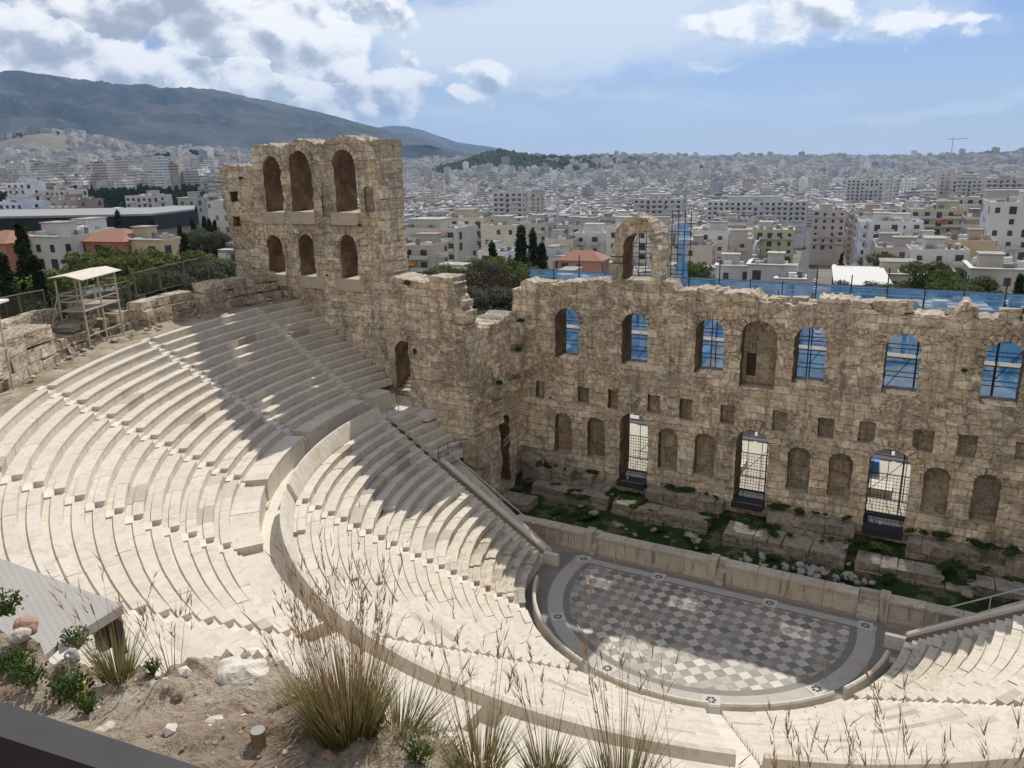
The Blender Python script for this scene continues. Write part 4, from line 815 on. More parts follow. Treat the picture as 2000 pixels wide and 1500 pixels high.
# ------------------------------------------------------------------ stage pit, terraces, stones
def pit():
    nx, ny = 230, 60; xs = np.linspace(-19.2, 19.8, nx); ys = np.linspace(1.9, 9.7, ny); X, Y = np.meshgrid(xs, ys, indexing='ij')
    Z = .62+.3*np.clip((Y-5.4)/1.5, 0, 1)+.6*np.clip((Y-7.5)/.8, 0, 1)+fbm(X*.8, Y*.8, 5)*.45+fbm(X*3, Y*3, 3)*.16
    i, j = np.meshgrid(np.arange(nx-1), np.arange(ny-1), indexing='ij')
    mobj('stage_ground', npmesh('stage_ground', np.stack([X, Y, Z], -1).reshape(-1, 3), np.stack([i*ny+j, (i+1)*ny+j, (i+1)*ny+j+1, i*ny+j+1], -1).reshape(-1, 4), M_PIT, smooth=True), kind='structure')
    random.seed(44)
    def course(x0, x1, y0, y1, z0, z1, label, grp, n=2):
        b = MB(); z = z0
        for c in range(n):
            h = (z1-z0)/n; x = x0
            while x < x1-.2:
                w = min(random.uniform(.9, 2.1), x1-x)
                if random.random() > .06 or c == 0: b.box((x+.02, y0+random.uniform(-.12, .12)+.1*c, z), (x+w-.02, y1, z+h-.015+random.uniform(-.05, .03)), jit=.045)
                x += w
            z += h
        b.build('foundation_wall', M_RUINP, label=label, cat='foundation', group=grp)
    g = 'ruined block terraces in front of the stage building'
    course(-18.6, -10.8, 8.0, 9.35, 1.0, 2.75, 'long ruined block terrace left of the left stage door, green with weeds on top', g)
    course(-17.0, -10.2, 6.6, 7.9, .5, 1.75, 'lower course of dark blocks below the left niches', g)
    course(-7.6, -1.6, 8.0, 9.3, .9, 2.55, 'ruined block terrace between the left and middle stage doors', g)
    course(-9.8, -2.2, 6.3, 7.7, .4, 1.7, 'lower dark block course in front of the two niches left of the middle door', g)
    course(1.7, 7.6, 7.9, 9.3, 1.1, 2.5, 'ruined block terrace between the middle and right stage doors', g)
    course(-.8, 7.4, 5.4, 7.6, .4, 1.55, 'lower dark block course between the middle and right doors', g)
    course(10.9, 17.8, 7.9, 9.3, 1.0, 2.35, 'ruined block terrace right of the right stage door', g)
    course(8.0, 18.5, 5.6, 7.4, .3, 1.35, 'lower dark block course at the far right of the stage', g)
    course(-18.6, -15.8, 3.6, 5.6, .2, 1.4, 'short rough block mass at the left end of the stage near the parodos', g)
    # loose stones
    M_GST = flat('grey_loose_stone', (.33, .32, .30), .9, var=.35, sc=2.)
    sg = 'loose grey stones heaped behind the stage front wall'
    for i in range(46):
        x = random.uniform(.8, 9.6); y = random.uniform(2.7, 4.4); s = random.uniform(.18, .42); z = .85+random.uniform(0, .35); b = MB()
        b.rock((x, y, z), s*.95, flat=.75, seed=i+700)
        b.build('stone', M_GST, label='angular grey stone in the heap behind the stage front wall', cat='stone', group=sg)
    for i in range(26):
        x = random.uniform(-15, 17); y = random.uniform(2.6, 6.4); s = random.uniform(.14, .5); b = MB(); b.rock((x, y, .95+.2*(y-3)*.3), s, flat=.6, seed=i*3+1)
        b.build('stone', M_RUINP, label='rough brownish stone lying in the weeds of the stage pit', cat='stone', group='scattered stones in the stage pit')
    b = MB(); x, y, z = -17.6, 8.6, 3.1
    b.tube((x-.9, y+.3, z), (x+.5, y-.35, z-.1), .62, 14); b.build('fallen_column_drum', M_RUIN, label='dark fallen column drum or jar lying in the corner on the left terrace', cat='column drum')
    b = MB(); b.tube((x+.5, y-.35, z-.1), (x+.53, y-.365, z-.103), .36, 14); o = b.build('hollow', M_BLK, bpy.data.objects['fallen_column_drum'])
pit()
# weeds on ledges: leafy clumps
def leafcloud(n, rx, ry, rz, sz, seed, shell=.55, up=.3, colf=None, blobs=None):
    rn = np.random.default_rng(seed)
    if blobs is None: blobs = [((0, 0, 0), (rx, ry, rz))]
    wts = np.array([b[1][0]*b[1][1]+b[1][2]**2 for b in blobs]); wts = wts/wts.sum(); bi = rn.choice(len(blobs), n, p=wts)
    C = np.array([b[0] for b in blobs])[bi]; Rr = np.array([b[1] for b in blobs])[bi]
    d = rn.normal(size=(n, 3)); d /= np.linalg.norm(d, axis=1)[:, None]; rad = shell+(1-shell)*rn.random(n)**.6; rad *= rn.uniform(.8, 1.12, n)
    P = C+d*Rr*rad[:, None]; nr = d+rn.normal(size=(n, 3))*.55+np.array([0, 0, up]); nr /= np.linalg.norm(nr, axis=1)[:, None]
    t = np.cross(nr, rn.normal(size=(n, 3))); t /= np.linalg.norm(t, axis=1)[:, None]; bt = np.cross(nr, t); s = sz*rn.uniform(.5, 1.3, n)[:, None]
    q = np.stack([P-t*s-bt*s*.5, P+t*s-bt*s*.35, P+t*s*.7+bt*s*.7, P-t*s*.6+bt*s*.55], 1).reshape(-1, 3); f = np.arange(n*4).reshape(-1, 4)
    c = rn.random(n)*.6+.4*(.5+.5*np.sin(P[:, 0]*2.1+P[:, 2]*1.7)); return q, f, np.stack([c, c, c], 1)
WEED = [npmesh('weed_clump', *leafcloud(220, .42, .34, .24, .075, 50+i)[:2], M_LGREEN, col=leafcloud(220, .42, .34, .24, .075, 50+i)[2]) for i in range(3)]
random.seed(9)
wg = 'green weed clumps on the stage terraces'
for i in range(120):
    x = random.uniform(-18.4, 18); t = random.random(); y, z = (random.uniform(8.6, 9.3), 2.78) if t < .45 else ((random.uniform(6.2, 7.8), 1.75) if t < .7 else (random.uniform(2.5, 5.5), .95))
    if t < .45 and any(abs(x-d) < 1.7 for d in DOORS): y, z = random.uniform(7.6, 8.3), 1.7
    o = mobj('weed_clump', random.choice(WEED), loc=(x, y, z), label='low green weed clump growing on the ruined stage terraces', cat='weeds', group=wg); s = random.uniform(.3, 1.15); o.scale = (s*random.uniform(1., 2.3), s, s*random.uniform(.4, .8)); o.rotation_euler = (0, 0, random.uniform(0, 6))
for (x, y, z, s, l) in ((-18.9, 8.9, 15.0, .8, 'in the upper ledge of the corner beside the stage wall'), (-18.8, 8.2, 12.8, .7, 'on the second corner ledge'), (-18.8, 5.0, 10.8, .75, 'bright on the lowest ledge of the return wall'), (-24.6, 1.6, 18.9, .9, 'yellowish at the joint of tower and side wall'), (12.9, 9.3, 14.2, .5, 'dark beside the far right window'), (-16.5, 9.35, 8.6, .3, 'under the left square hole of the stage wall'), (-29.6, 2.4, 23.0, .45, 'below the right upper arch of the tower'), (-41.5, 1.9, 26.7, .5, 'hanging on the left shoulder of the tower'), (-33.3, 2.3, 18.9, .35, 'by the middle lower arch of the tower'), (-40.2, 2.3, 18.8, .35, 'by the left lower arch of the tower')):
    o = mobj('weed_clump', WEED[0], loc=(x, y, z), label='small weed tuft rooted '+l, cat='weeds', group='wall weeds'); o.scale = (s, s, s)
# ------------------------------------------------------------------ door platforms, gates
for d, w, nm in zip(DOORS, (2.35, 2.35, 2.6), ('left', 'middle', 'right')):
    zf = 2.62 if nm != 'right' else 2.45
    b = MB(); b.box((d-w/2+.03, 8.85, zf-.08), (d+w/2-.03, 11.5, zf)); b.box((d-w/2+.03, 8.80, zf-.5), (d+w/2-.03, 8.85, zf+.02)); b.build('platform', M_PLATE, label='dark boarded platform in the %s stage door' % nm, cat='platform', group='door platforms')
    e = empty('gate', (d, 11.75, 2.42), label='dark grid gate closing the back of the %s stage door' % nm, cat='gate', group='grid gates')
    b = MB(); n = 12
    for i in range(n+1): x = -w/2-.1+(w+.2)*i/n; b.box((x-.012, -.012, 0), (x+.012, .012, 3.1))
    for i in range(13): z = .1+.25*i; b.box((-w/2-.1, -.03, z-.012), (w/2+.1, -.0125, z+.012))
    b.build('grid_panel', M_DSTEEL, e)
    b = MB()
    for x in (-w/2-.1, w/2+.06): b.box((x-.04, -.08, 0), (x+.04, -.031, 5.8))
    for z in (.02, 1.2, 3.1): b.box((-w/2-.1, -.1, z), (w/2+.1, -.081, z+.07))
    b.build('gate_frame', M_DSTEEL, e)
for i, (x, l) in enumerate(((-9.6, 'left'), (9.1, 'right'))):
    b = MB(); b.tube((x, 9.4, 2.62), (x, 9.4, 2.80), .05, 10); b.tube((x, 9.4, 2.80), (x, 9.4, 2.86), .05, 10, r2=.03); b.build('white_bucket', M_WHITE, label='small white object standing on the platform of the %s door' % l, cat='bucket')
for d in DOORS:
    e = empty('trestle_scaffold', (d, 14.9, 2.42), label='light steel trestle scaffold standing behind the %s stage door' % {-9.17: 'left', .05: 'middle', 9.3: 'right'}[d], cat='scaffolding', group='trestles behind the stage doors')
    for x in (-1.4, -.3, .9, 1.7): b = MB(); b.tube((x, 0, 0), (x, 0, 5.8), .03, 5); b.build('pole', M_DSTEEL, e)
    for z in (.5, 1.9, 3.2, 4.6): b = MB(); b.tube((-2, .05, z), (2.2, .05, z), .028, 5); b.build('ledger', M_STEEL if z == 3.2 else M_DSTEEL, e)
    b = MB(); b.tube((-1.4, .08, .5), (.9, .08, 3.2), .025, 5); b.build('brace', M_DSTEEL, e)
    b = MB(); b.box((-2, -.3, 3.9), (2.2, .5, 4.0)); b.build('plank', M_PLATE, e)
# things seen through the doors
b = MB(); b.box((2.2, 19.5, 2.42), (8.0, 22, 3.4), jit=.15); b.build('tarpaulin_heap', flat('blue_tarp', (.04, .14, .38), .6, var=.4, sc=1.5), label='heap of material under a blue tarpaulin behind the middle and right doors', cat='tarpaulin')
b = MB()
for i in range(14): b.box((-14+2.3*i, 24, 2.42), (-12+2.3*i, 24.3, 3.6), jit=.03)
b.build('site_barrier', flat('grey_barrier', (.30, .31, .33), .8), label='grey site barrier behind the stage building, seen through the doors', cat='barrier')
for i, x in enumerate((-10, -4, .5, 7.2)):
    b = MB(); b.box((x, 15.2, 2.42), (x+2.2, 17.2, 2.9), jit=.02); b.build('pallet_stack', M_PLANK, label='pale stack of boards on the forecourt, number %s from the left door' % ordw[i], cat='boards', group='board stacks behind the stage wall')
# ------------------------------------------------------------------ scaffolding behind the stage wall
def scaffolding():
    e = empty('scaffolding', (0, 13, 2.42), label='long steel scaffolding with blue netting standing behind the stage building wall', cat='scaffolding')
    pole = MB().tube((0, 0, 0), (0, 0, 17.2), .045, 6).mesh('pole', M_DSTEEL); pole_s = MB().tube((0, 0, 0), (0, 0, 15.7), .045, 6).mesh('pole', M_DSTEEL)
    xs = [-20.5+2.35*i for i in range(19)]
    for i, x in enumerate(xs):
        for y in (12.25, 13.6):
            if y > 13: o = mobj('pole', pole, e, (x, y-13, (0, -.9, -.3, -1.0, .3)[i*7 % 5]))
            elif -12 < x: o = mobj('pole', pole_s, e, (x, y-13, 0))
    random.seed(2)
    for z in (4.3, 6.2, 8.2, 10.2, 11.2, 12.2, 13.2, 14.2, 15.2, 16.05):
        b = MB(); b.tube((-20.6, .6, z), (22, .6, z), .035, 5); b.tube((-20.6, -.75, z), (22, -.75, z), .035, 5) if z < 15.5 else None; b.build('ledger', M_DSTEEL if z < 15 else M_STEEL, e)
    b = MB(); b.tube((-20.6, .6, 15.6), (22, .6, 15.6), .04, 5); b.build('guard_rail', M_STEEL, e)
    for z in (3.9, 7.2, 11.5):
        b = MB(); [b.box((x, -.6, z), (x+2.3, .5, z+.06)) for x in xs[:-1]]; b.build('plank', M_PLATE if z < 5 else M_PLANK, e)
    for i, x in enumerate(xs[:-1]):
        if i % 2 == 0 or 7 < i < 16:
            b = MB(); z0 = random.choice((8.2, 10.2)); b.tube((x, .5, z0), (x+2.35, .5, z0+3.6), .03, 5); b.build('brace', M_DSTEEL, e)
    # net: wavy sheet with real folds
    nx, nz = 260, 40; X, Z = np.meshgrid(np.linspace(-20.6, 22, nx), np.linspace(5.8, 16.05, nz), indexing='ij'); Y = .95+.18*np.sin(X*1.34)*(.4+.6*np.abs(np.sin(Z*.8)))+.3*fbm(X*.8, Z*.7, 4)
    i, j = np.meshgrid(np.arange(nx-1), np.arange(nz-1), indexing='ij'); mobj('net', npmesh('net', np.stack([X, Y, Z], -1).reshape(-1, 3), np.stack([i*nz+j, (i+1)*nz+j, (i+1)*nz+j+1, i*nz+j+1], -1).reshape(-1, 4), M_NET, smooth=True), e)
    b = MB(); b.box((-20.6, .8, 15.95), (22, .84, 16.12)); b.build('net_hem', flat('blue_hem', (.05, .17, .40), .6), e)
    # poles rising higher beside the free arch, with narrow net
    t = empty('stair_scaffold', (-7.6, 13.4, 14.5), label='narrow blue netted scaffold tower rising behind the free standing arch', cat='scaffolding')
    for dx in (-4.0, -2.6, 0, 1.0):
        for dy in (-.8, .8):
            b = MB(); b.tube((dx, dy, 0), (dx, dy, 9.2 if dx > -1 else 7.6), .035, 5); b.build('pole', M_DSTEEL, t)
    for z in (4.4, 5.6, 6.4, 7.4):
        b = MB(); b.tube((-4, -.8, z), (1, -.8, z), .03, 5); b.tube((-4, .8, z+.1), (1, .8, z+.1), .03, 5); b.build('ledger', M_DSTEEL, t)
    b = MB(); b.tube((-4, -.8, 4.4), (-2.6, -.8, 7.4), .03, 5); b.tube((-2.6, -.8, 4.2), (-3.4, -.8, 6.4), .025, 5); b.build('brace', M_DSTEEL, t)
    nz = 30; X, Z = np.meshgrid(np.linspace(.0, .8, 14), np.linspace(0, 8.2, nz), indexing='ij'); Y = .9+.15*np.sin(Z*2)+.1*np.sin(X*9); i, j = np.meshgrid(np.arange(13), np.arange(nz-1), indexing='ij')
    mobj('net', npmesh('net', np.stack([X, Y, Z], -1).reshape(-1, 3), np.stack([i*nz+j, (i+1)*nz+j, (i+1)*nz+j+1, i*nz+j+1], -1).reshape(-1, 4), M_NET, smooth=True), t)
scaffolding()
# ------------------------------------------------------------------ outer ring wall of the cavea (big blocks), fence and lookout towers
def ringpt(r, a, z): return (r*math.cos(a), YC+r*math.sin(a), z)
def blockarc(name, r0, r1, t0, t1, courses, z0, hs, L, label, grp, mt=M_WALL, jit=.07, seed=0, thick=1.1):
    random.seed(seed); b = MB(); z = z0
    for c in range(courses):
        t = t0; h = hs*random.uniform(.85, 1.15)
        while t < t1-.004:
            te = min(t1, t+random.uniform(*L)/r0); q = []; rr = r0+random.uniform(-.12, .12)+.12*c; hh = h+random.uniform(-.08, .05); th = r1
            if c == courses-1 and random.random() < .25: t = te; continue
            for zz in (z, z+hh-.02):
                for r, a in ((rr, t+.0006), (rr, te-.0006), (th, te-.0006), (th, t+.0006)): p = ringpt(r, a, zz); q.append(tuple(v+random.uniform(-jit, jit) for v in p))
            b.add(q, [(0, 1, 2, 3), (7, 6, 5, 4), (0, 4, 5, 1), (1, 5, 6, 2), (2, 6, 7, 3), (3, 7, 4, 0)]); t = te
        z += h
    return b.build(name, mt, label=label, cat='wall', group=grp)
rg = 'broken block walls behind the upper walkway'
blockarc('ring_wall', 38.9, 40.6, deg(173.8), deg(186), 3, 16.6, .78, (1.0, 2.4), 'block wall curving from the base of the tower behind the top row', rg, seed=2)
blockarc('ring_wall', 39.4, 41.0, deg(186), deg(193.5), 3, 16.6, .72, (1.0, 2.4), 'lower grey block wall below the mesh fence left of the tower', rg, seed=3)
blockarc('ring_wall', 39.9, 41.2, deg(193.5), deg(198.5), 2, 16.6, .7, (.5, 1.), 'rough rubble wall behind the cream steel stand', rg, seed=5, mt=M_RUIN)
blockarc('ring_wall', 39.2, 40.8, deg(200.5), deg(207.5), 3, 16.6, .62, (.5, 1.1), 'dark rubble wall stub between the two cream steel stands', rg, seed=6, mt=M_RUIN, jit=.1)
blockarc('ring_wall', 38.8, 41.4, deg(208), deg(218), 3, 16.6, .8, (1.6, 3.), 'big pale block wall at the left edge by the foreground pole', rg, seed=7)
blockarc('ring_wall', 40.6, 41.6, deg(198), deg(216), 3, 16.6, .95, (1., 2.2), 'long low boundary wall under the fence on the far left', rg, seed=8, jit=.12)
random.seed(77)
for i in range(40):
    a = deg(random.uniform(176, 214)); r = random.uniform(38.3, 39.2); b = MB(); b.rock(ringpt(r, a, 16.85), random.uniform(.1, .28), flat=.6, seed=i+200)
    b.build('stone', M_WALL, label='loose stone on the upper walkway at the foot of the block walls', cat='stone', group='loose stones on the upper walkway')
M_MESHF = None
def fence_mat():
    m, k = mat('fence_mesh'); d = k.n('ShaderNodeBsdfDiffuse'); d.inputs[0].default_value = (.09, .085, .07, 1); t = k.n('ShaderNodeBsdfTransparent'); a = k.n('ShaderNodeMixShader'); a.inputs[0].default_value = .30
    k.set(a.inputs[1], t); k.set(a.inputs[2], d); o = k.n('ShaderNodeOutputMaterial'); k.set(o.inputs[0], a); return m
M_MESHF = fence_mat()
def fence(angles, r, z0, h, label, dz=0.):
    e = empty('mesh_fence', ringpt(r, deg(angles[0]), z0), label=label, cat='fence', group='mesh fences behind the upper walkway'); inv = np.array(e.location); pv = None
    for i, a in enumerate(angles):
        z = z0+dz*i; p = np.array(ringpt(r, deg(a), z))-inv; b = MB(); b.tube(p, p+np.array([0, 0, h+.05]), .055, 6); b.build('post', M_FENCE, e)
        if pv is not None:
            b = MB(); g = (p-pv)*.04; A, B = pv+g, p-g
            for zz in (.08, h): b.tube(A+np.array([0, 0, zz]), B+np.array([0, 0, zz]), .035, 6)
            m_ = (A+B)/2; b.tube(m_+np.array([0, 0, .08]), m_+np.array([0, 0, h]), .02, 5); b.tube(A+np.array([0, 0, .08]), A+np.array([0, 0, h]), .025, 5); b.tube(B+np.array([0, 0, .08]), B+np.array([0, 0, h]), .025, 5); b.build('panel_frame', M_FENCE, e)
            b = MB(); b.add([tuple(A+np.array([0, 0, .1])), tuple(B+np.array([0, 0, .1])), tuple(B+np.array([0, 0, h])), tuple(A+np.array([0, 0, h]))], [(0, 1, 2, 3)]); b.build('mesh_panel', M_MESHF, e)
        pv = p
fence([181.5, 185, 188.5, 192], 40.9, 19.0, 1.75, 'taller mesh fence on top of the block wall left of the tower', -.1)
fence([192.2, 195.5, 199, 202.5], 41.3, 18.0, 1.9, 'mesh fence behind the cream steel stand', 0.)
fence([202.8, 206, 209.5, 213], 41.6, 18.9, 1.6, 'mesh fence at the left edge above the boundary wall', .1)
def stand(A, ldir, L, D, label, H=(2.35, 4.35)):
    """cream steel lighting stand: posts, ladder rungs, platform, sloping roof"""
    e = empty('lighting_stand', (A[0], A[1], 16.75), math.atan2(ldir[1], ldir[0]), label=label, cat='steel stand', group='cream lighting stands')
    # local: x along L, y>0 outwards (away from the stage)
    for x, y in ((0, 0), (L*.5, 0), (L, 0), (0, D), (L*.5, D), (L, D)): b = MB(); b.box((x-.045, y-.045, 0), (x+.045, y+.045, H[1]+(.0 if y else .12))); b.build('post', M_CREAM, e)
    b = MB(); b.box((-.1, -.1, H[0]), (L+.1, D+.05, H[0]+.07)); b.build('platform', flat('stand_platform', (.42, .36, .28), .8) if 'stand_platform' not in bpy.data.materials else bpy.data.materials['stand_platform'], e)
    b = MB(); b.add([(-.25, -.35, H[1]+.05), (L+.35, -.35, H[1]+.05), (L+.35, D*.45, H[1]+.32), (-.25, D*.45, H[1]+.32), (L+.35, D+.3, H[1]+.2), (-.25, D+.3, H[1]+.2)]+[(-.25, -.35, H[1]+.0), (L+.35, -.35, H[1]), (L+.35, D*.45, H[1]+.27), (-.25, D*.45, H[1]+.27), (L+.35, D+.3, H[1]+.15), (-.25, D+.3, H[1]+.15)], [(0, 1, 2, 3), (3, 2, 4, 5), (6, 9, 8, 7), (9, 11, 10, 8), (0, 6, 7, 1), (5, 4, 10, 11), (1, 7, 8, 2), (2, 8, 10, 4), (0, 3, 9, 6), (3, 5, 11, 9)]); b.build('roof', M_PLANK, e)
    for z in (.75, H[0]+.95, H[0]+1.4 if False else H[0]+.55):
        b = MB(); b.box((0, -.03, z), (L, .03, z+.06)); b.box((0, D-.03, z+.1), (L, D+.03, z+.16)); b.box((-.03, 0, z+.05), (.03, D, z+.11)); b.build('rail', M_CREAM, e)
    b = MB()
    for i in range(9): b.box((L-.02, 0.05, .5+.42*i), (L+.02, D*.55, .54+.42*i))
    b.build('ladder', M_CREAM, e)
    b = MB(); b.tube((0, D, 0.2), (-1.3, D+.3, -.0), .03); b.tube((0.02, D, H[0]-.05+1.2), (-1.6, D+.2, .3), .035); b.tube((L*.4, D, .2), (L*.9, D, H[0]), .03); b.tube((L*.5, D, H[0]), (L*.95, D, H[0]+1.9), .03); b.build('brace', M_CREAM, e)
    b = MB(); b.box((L*.72, D*.6, H[0]+1.3), (L*.72+.3, D*.6+.25, H[0]+1.55)); b.build('spotlight', M_DSTEEL, e)
stand((-36.0, -17.1), (-.43, .90), 4.0, 1.55, 'cream steel lighting stand with ladder and sloping white roof on the upper walkway')
stand((-30.4, -25.1), (-.50, .866), -4.0, 1.5, 'cream steel lighting stand cut off by the left edge of the picture', (2.6, 4.9)) if False else None
e = empty('lighting_stand', (-30.7, -25.0, 16.75), R_(122), label='cream steel lighting stand cut off by the left edge of the picture', cat='steel stand', group='cream lighting stands')
for x, y in ((0, 0), (-2.2, 0), (0, 1.5), (-2.2, 1.5)): b = MB(); b.box((x-.04, y-.04, 0), (x+.04, y+.04, 4.6)); b.build('post', M_CREAM, e)
b = MB(); b.box((-2.6, -.4, 4.6), (.45, 1.9, 4.72)); b.build('roof', M_WHITE, e)
b = MB(); b.box((-2.3, -.1, 2.2), (.1, 1.6, 2.27)); b.build('platform', M_CREAM, e)
b = MB(); b.box((-2.2, -.03, 1.0), (0, .03, 1.06)); b.box((-2.2, -.03, 3.1), (0, .03, 3.16)); b.box((-.03, 0, 1.0), (.03, 1.5, 1.06)); b.build('rail', M_CREAM, e)
b = MB(); b.box((-.2, .5, 4.1), (.3, .9, 4.4)); b.build('spotlight', M_WHITE, e)
b = MB(); b.box((-45.0, -11.5, 17.2), (-43.2, -9.3, 19.0), rz=.2); b.build('equipment_cabinet', flat('grey_green_cabinet', (.16, .18, .17), .7), label='grey green equipment cabinet with rusty top behind the fence on the left', cat='cabinet')
# ------------------------------------------------------------------ the city
def city_mat(name, win=True):
    m, k = mat(name); at = k.n('ShaderNodeVertexColor'); at.layer_name = 'Col'; g = k.n('ShaderNodeNewGeometry'); tc = k.n('ShaderNodeTexCoord'); P = tc.outputs['Object'] if not win else g.outputs['Position']
    n = k.noise(P, .25, 5, .65); col = k.vm('MULTIPLY', at.outputs[0], k.n('ShaderNodeCombineXYZ', i_0=k.m('ADD', .72, k.m('MULTIPLY', n, .5)), i_1=k.m('ADD', .72, k.m('MULTIPLY', n, .5)), i_2=k.m('ADD', .72, k.m('MULTIPLY', n, .5))))
    N_ = k.n('ShaderNodeSeparateXYZ'); k.set(N_.inputs[0], g.outputs['Normal']); sp = k.n('ShaderNodeSeparateXYZ'); k.set(sp.inputs[0], g.outputs['Position'])
    vert = k.m('LESS_THAN', k.m('ABSOLUTE', N_.outputs[2]), .4)
    if win:
        u = k.m('SUBTRACT', k.m('MULTIPLY', sp.outputs[0], N_.outputs[1]), k.m('MULTIPLY', sp.outputs[1], N_.outputs[0]))
        fl = k.m('FRACT', k.m('DIVIDE', sp.outputs[2], 3.1)); fu = k.m('FRACT', k.m('DIVIDE', u, 3.3))
        wz = k.m('MULTIPLY', k.m('GREATER_THAN', fl, .32), k.m('LESS_THAN', fl, .78)); wu = k.m('MULTIPLY', k.m('GREATER_THAN', fu, .28), k.m('LESS_THAN', fu, .70))
        cell = k.n('ShaderNodeCombineXYZ'); k.set(cell.inputs[0], k.m('FLOOR', k.m('DIVIDE', sp.outputs[2], 3.1))); k.set(cell.inputs[1], k.m('FLOOR', k.m('DIVIDE', u, 3.3))); wn = k.n('ShaderNodeTexWhiteNoise'); k.set(wn.inputs[0], cell)
        blk = k.n('ShaderNodeVectorMath', operation='FLOOR'); k.set(blk.inputs[0], k.vm('SCALE', g.outputs['Position'], .045)); wn2 = k.n('ShaderNodeTexWhiteNoise'); k.set(wn2.inputs[0], blk)
        band = k.m('MULTIPLY', k.m('GREATER_THAN', wn2.outputs[0], .45), k.m('MULTIPLY', k.m('GREATER_THAN', fl, .30), k.m('LESS_THAN', fl, .82)))
        w_ = k.m('MAXIMUM', k.m('MULTIPLY', k.m('MULTIPLY', wz, wu), k.m('GREATER_THAN', wn.outputs[0], .25)), k.m('MULTIPLY', band, .75))
        w_ = k.m('MULTIPLY', w_, vert); col = k.mix(k.m('MULTIPLY', w_, .70), col, (.07, .07, .072))
    roofn = k.noise(g.outputs['Position'], .55, 4, .7); rf = k.m('MULTIPLY', k.m('GREATER_THAN', N_.outputs[2], .6), k.smooth(roofn, .46, .60)); col = k.mix(k.m('MULTIPLY', rf, .55), col, (.16, .15, .145))
    fin(k, col, .85, spec=.2); return m
M_CITY = city_mat('city_render'); M_NEARB = city_mat('building_render', False)
PAL = [(.66, .64, .60), (.74, .73, .70), (.54, .53, .51), (.60, .56, .50), (.68, .65, .59), (.46, .46, .46), (.78, .78, .77), (.52, .47, .42), (.38, .39, .41), (.64, .61, .56), (.50, .44, .38)]
def boxes(P):  # P: list of (cx,cy,z0,z1,w,d,rz,color) -> arrays without bottoms
    P = P; n = len(P); C = np.array([p[:7] for p in P], float); w, d, rz = C[:, 4]/2, C[:, 5]/2, C[:, 6]; cs, sn = np.cos(rz), np.sin(rz); V = np.empty((n, 8, 3))
    for i, (a, b) in enumerate(((-1, -1), (1, -1), (1, 1), (-1, 1))):
        X = C[:, 0]+a*w*cs-b*d*sn; Y = C[:, 1]+a*w*sn+b*d*cs
        V[:, i] = np.stack([X, Y, C[:, 2]], 1); V[:, i+4] = np.stack([X, Y, C[:, 3]], 1)
    F = np.array([(4, 5, 6, 7), (0, 1, 5, 4), (1, 2, 6, 5), (2, 3, 7, 6), (3, 0, 4, 7)]); F = (F[None]+np.arange(n)[:, None, None]*8).reshape(-1, 4)
    col = np.repeat(np.array([p[7] for p in P]), 5, axis=0); return V.reshape(-1, 3), F, col
SD = hdir(1580, 500); ST0 = np.array([CAM[0]+SD[0]*150, CAM[1]+SD[1]*150]); SANG = math.atan2(SD[1], SD[0]); SN = np.array([-SD[1], SD[0]])
HERO = []   # (px, ytop, dist, w, d, color, label, kind)
H = HERO.append
H((1737, 432, 330, 21, 15, (.72, .73, .76), 'white cubic apartment block with few small windows and two balconies on its front', 'win'))
H((1655, 520, 215, 4, 4, (.4, .4, .4), '', None)) if False else None
H((1745, 533, 205, 26, 13, (.66, .60, .47), 'low neoclassical building with pale cornice and light flat roof behind the right trees', 'low'))
H((2015, 395, 270, 22, 16, (.72, .71, .70), 'big white five storey block at the right picture edge with rows of dark windows', 'win'))
H((1895, 470, 235, 10, 9, (.66, .52, .33), 'yellow ochre apartment house with tall brown shutters near the right edge', 'win'))
H((1830, 487, 225, 13, 11, (.68, .67, .64), 'white house with roof pergola left of the ochre apartment house', 'win'))
H((1960, 525, 175, 12, 10.8, (.60, .56, .50), 'low grey house with dark red roof terrace in the lower right of the city', 'low'))
H((1505, 448, 330, 18, 14, (.58, .56, .36), 'olive yellow apartment block with crowded roof garden left of the street', 'win'))
H((1395, 452, 250, 9, 8.1, (.74, .73, .71), 'white stepped house with two small windows right of the free arch', 'win'))
H((1368, 480, 235, 8, 8, (.60, .52, .44), 'beige apartment house with dark red shutters just right of the free arch', 'win'))
H((1440, 520, 190, 9, 8.1, (.63, .62, .60), 'light grey low block with planted roof terrace behind the blue netting', 'low'))
H((1500, 518, 185, 8, 8, (.60, .59, .57), 'plain pale grey block with white rooftop hut behind the blue netting', 'low'))
H((1545, 545, 180, 6, 8, (.70, .69, .67), 'small white rooftop house beside the street of parked cars', 'low'))
H((1170, 455, 250, 13, 11.7, (.72, .71, .69), 'white three storey house with two square windows left of the free arch', 'win'))
H((1215, 438, 300, 9, 8.1, (.62, .53, .47), 'tall plain beige pink wall of a block behind the free arch', 'win'))
H((1285, 440, 290, 12, 10.8, (.55, .53, .50), 'grey block seen through the opening of the free arch', 'win'))
H((1100, 468, 245, 9, 8.1, (.63, .56, .47), 'beige block with blank side wall between the cypresses and the free arch', 'win'))
H((1085, 500, 215, 9, 8.1, (.66, .66, .65), 'white low house with terracotta roof patch behind the netting', 'low'))
H((1140, 505, 200, 11, 8, (.50, .27, .19), 'long low house with terracotta tiled roof behind the blue netting', 'tile'))
H((985, 440, 260, 12, 10.8, (.60, .58, .47), 'cream tall block with rows of small windows behind the dark cypresses', 'win'))
H((1050, 436, 285, 11, 9.9, (.50, .49, .46), 'grey concrete block beside the dark cypress pair', 'win'))
H((915, 425, 270, 17, 14, (.62, .56, .44), 'cream stepped apartment block with wide curved roof terrace right of the tower', 'bal'))
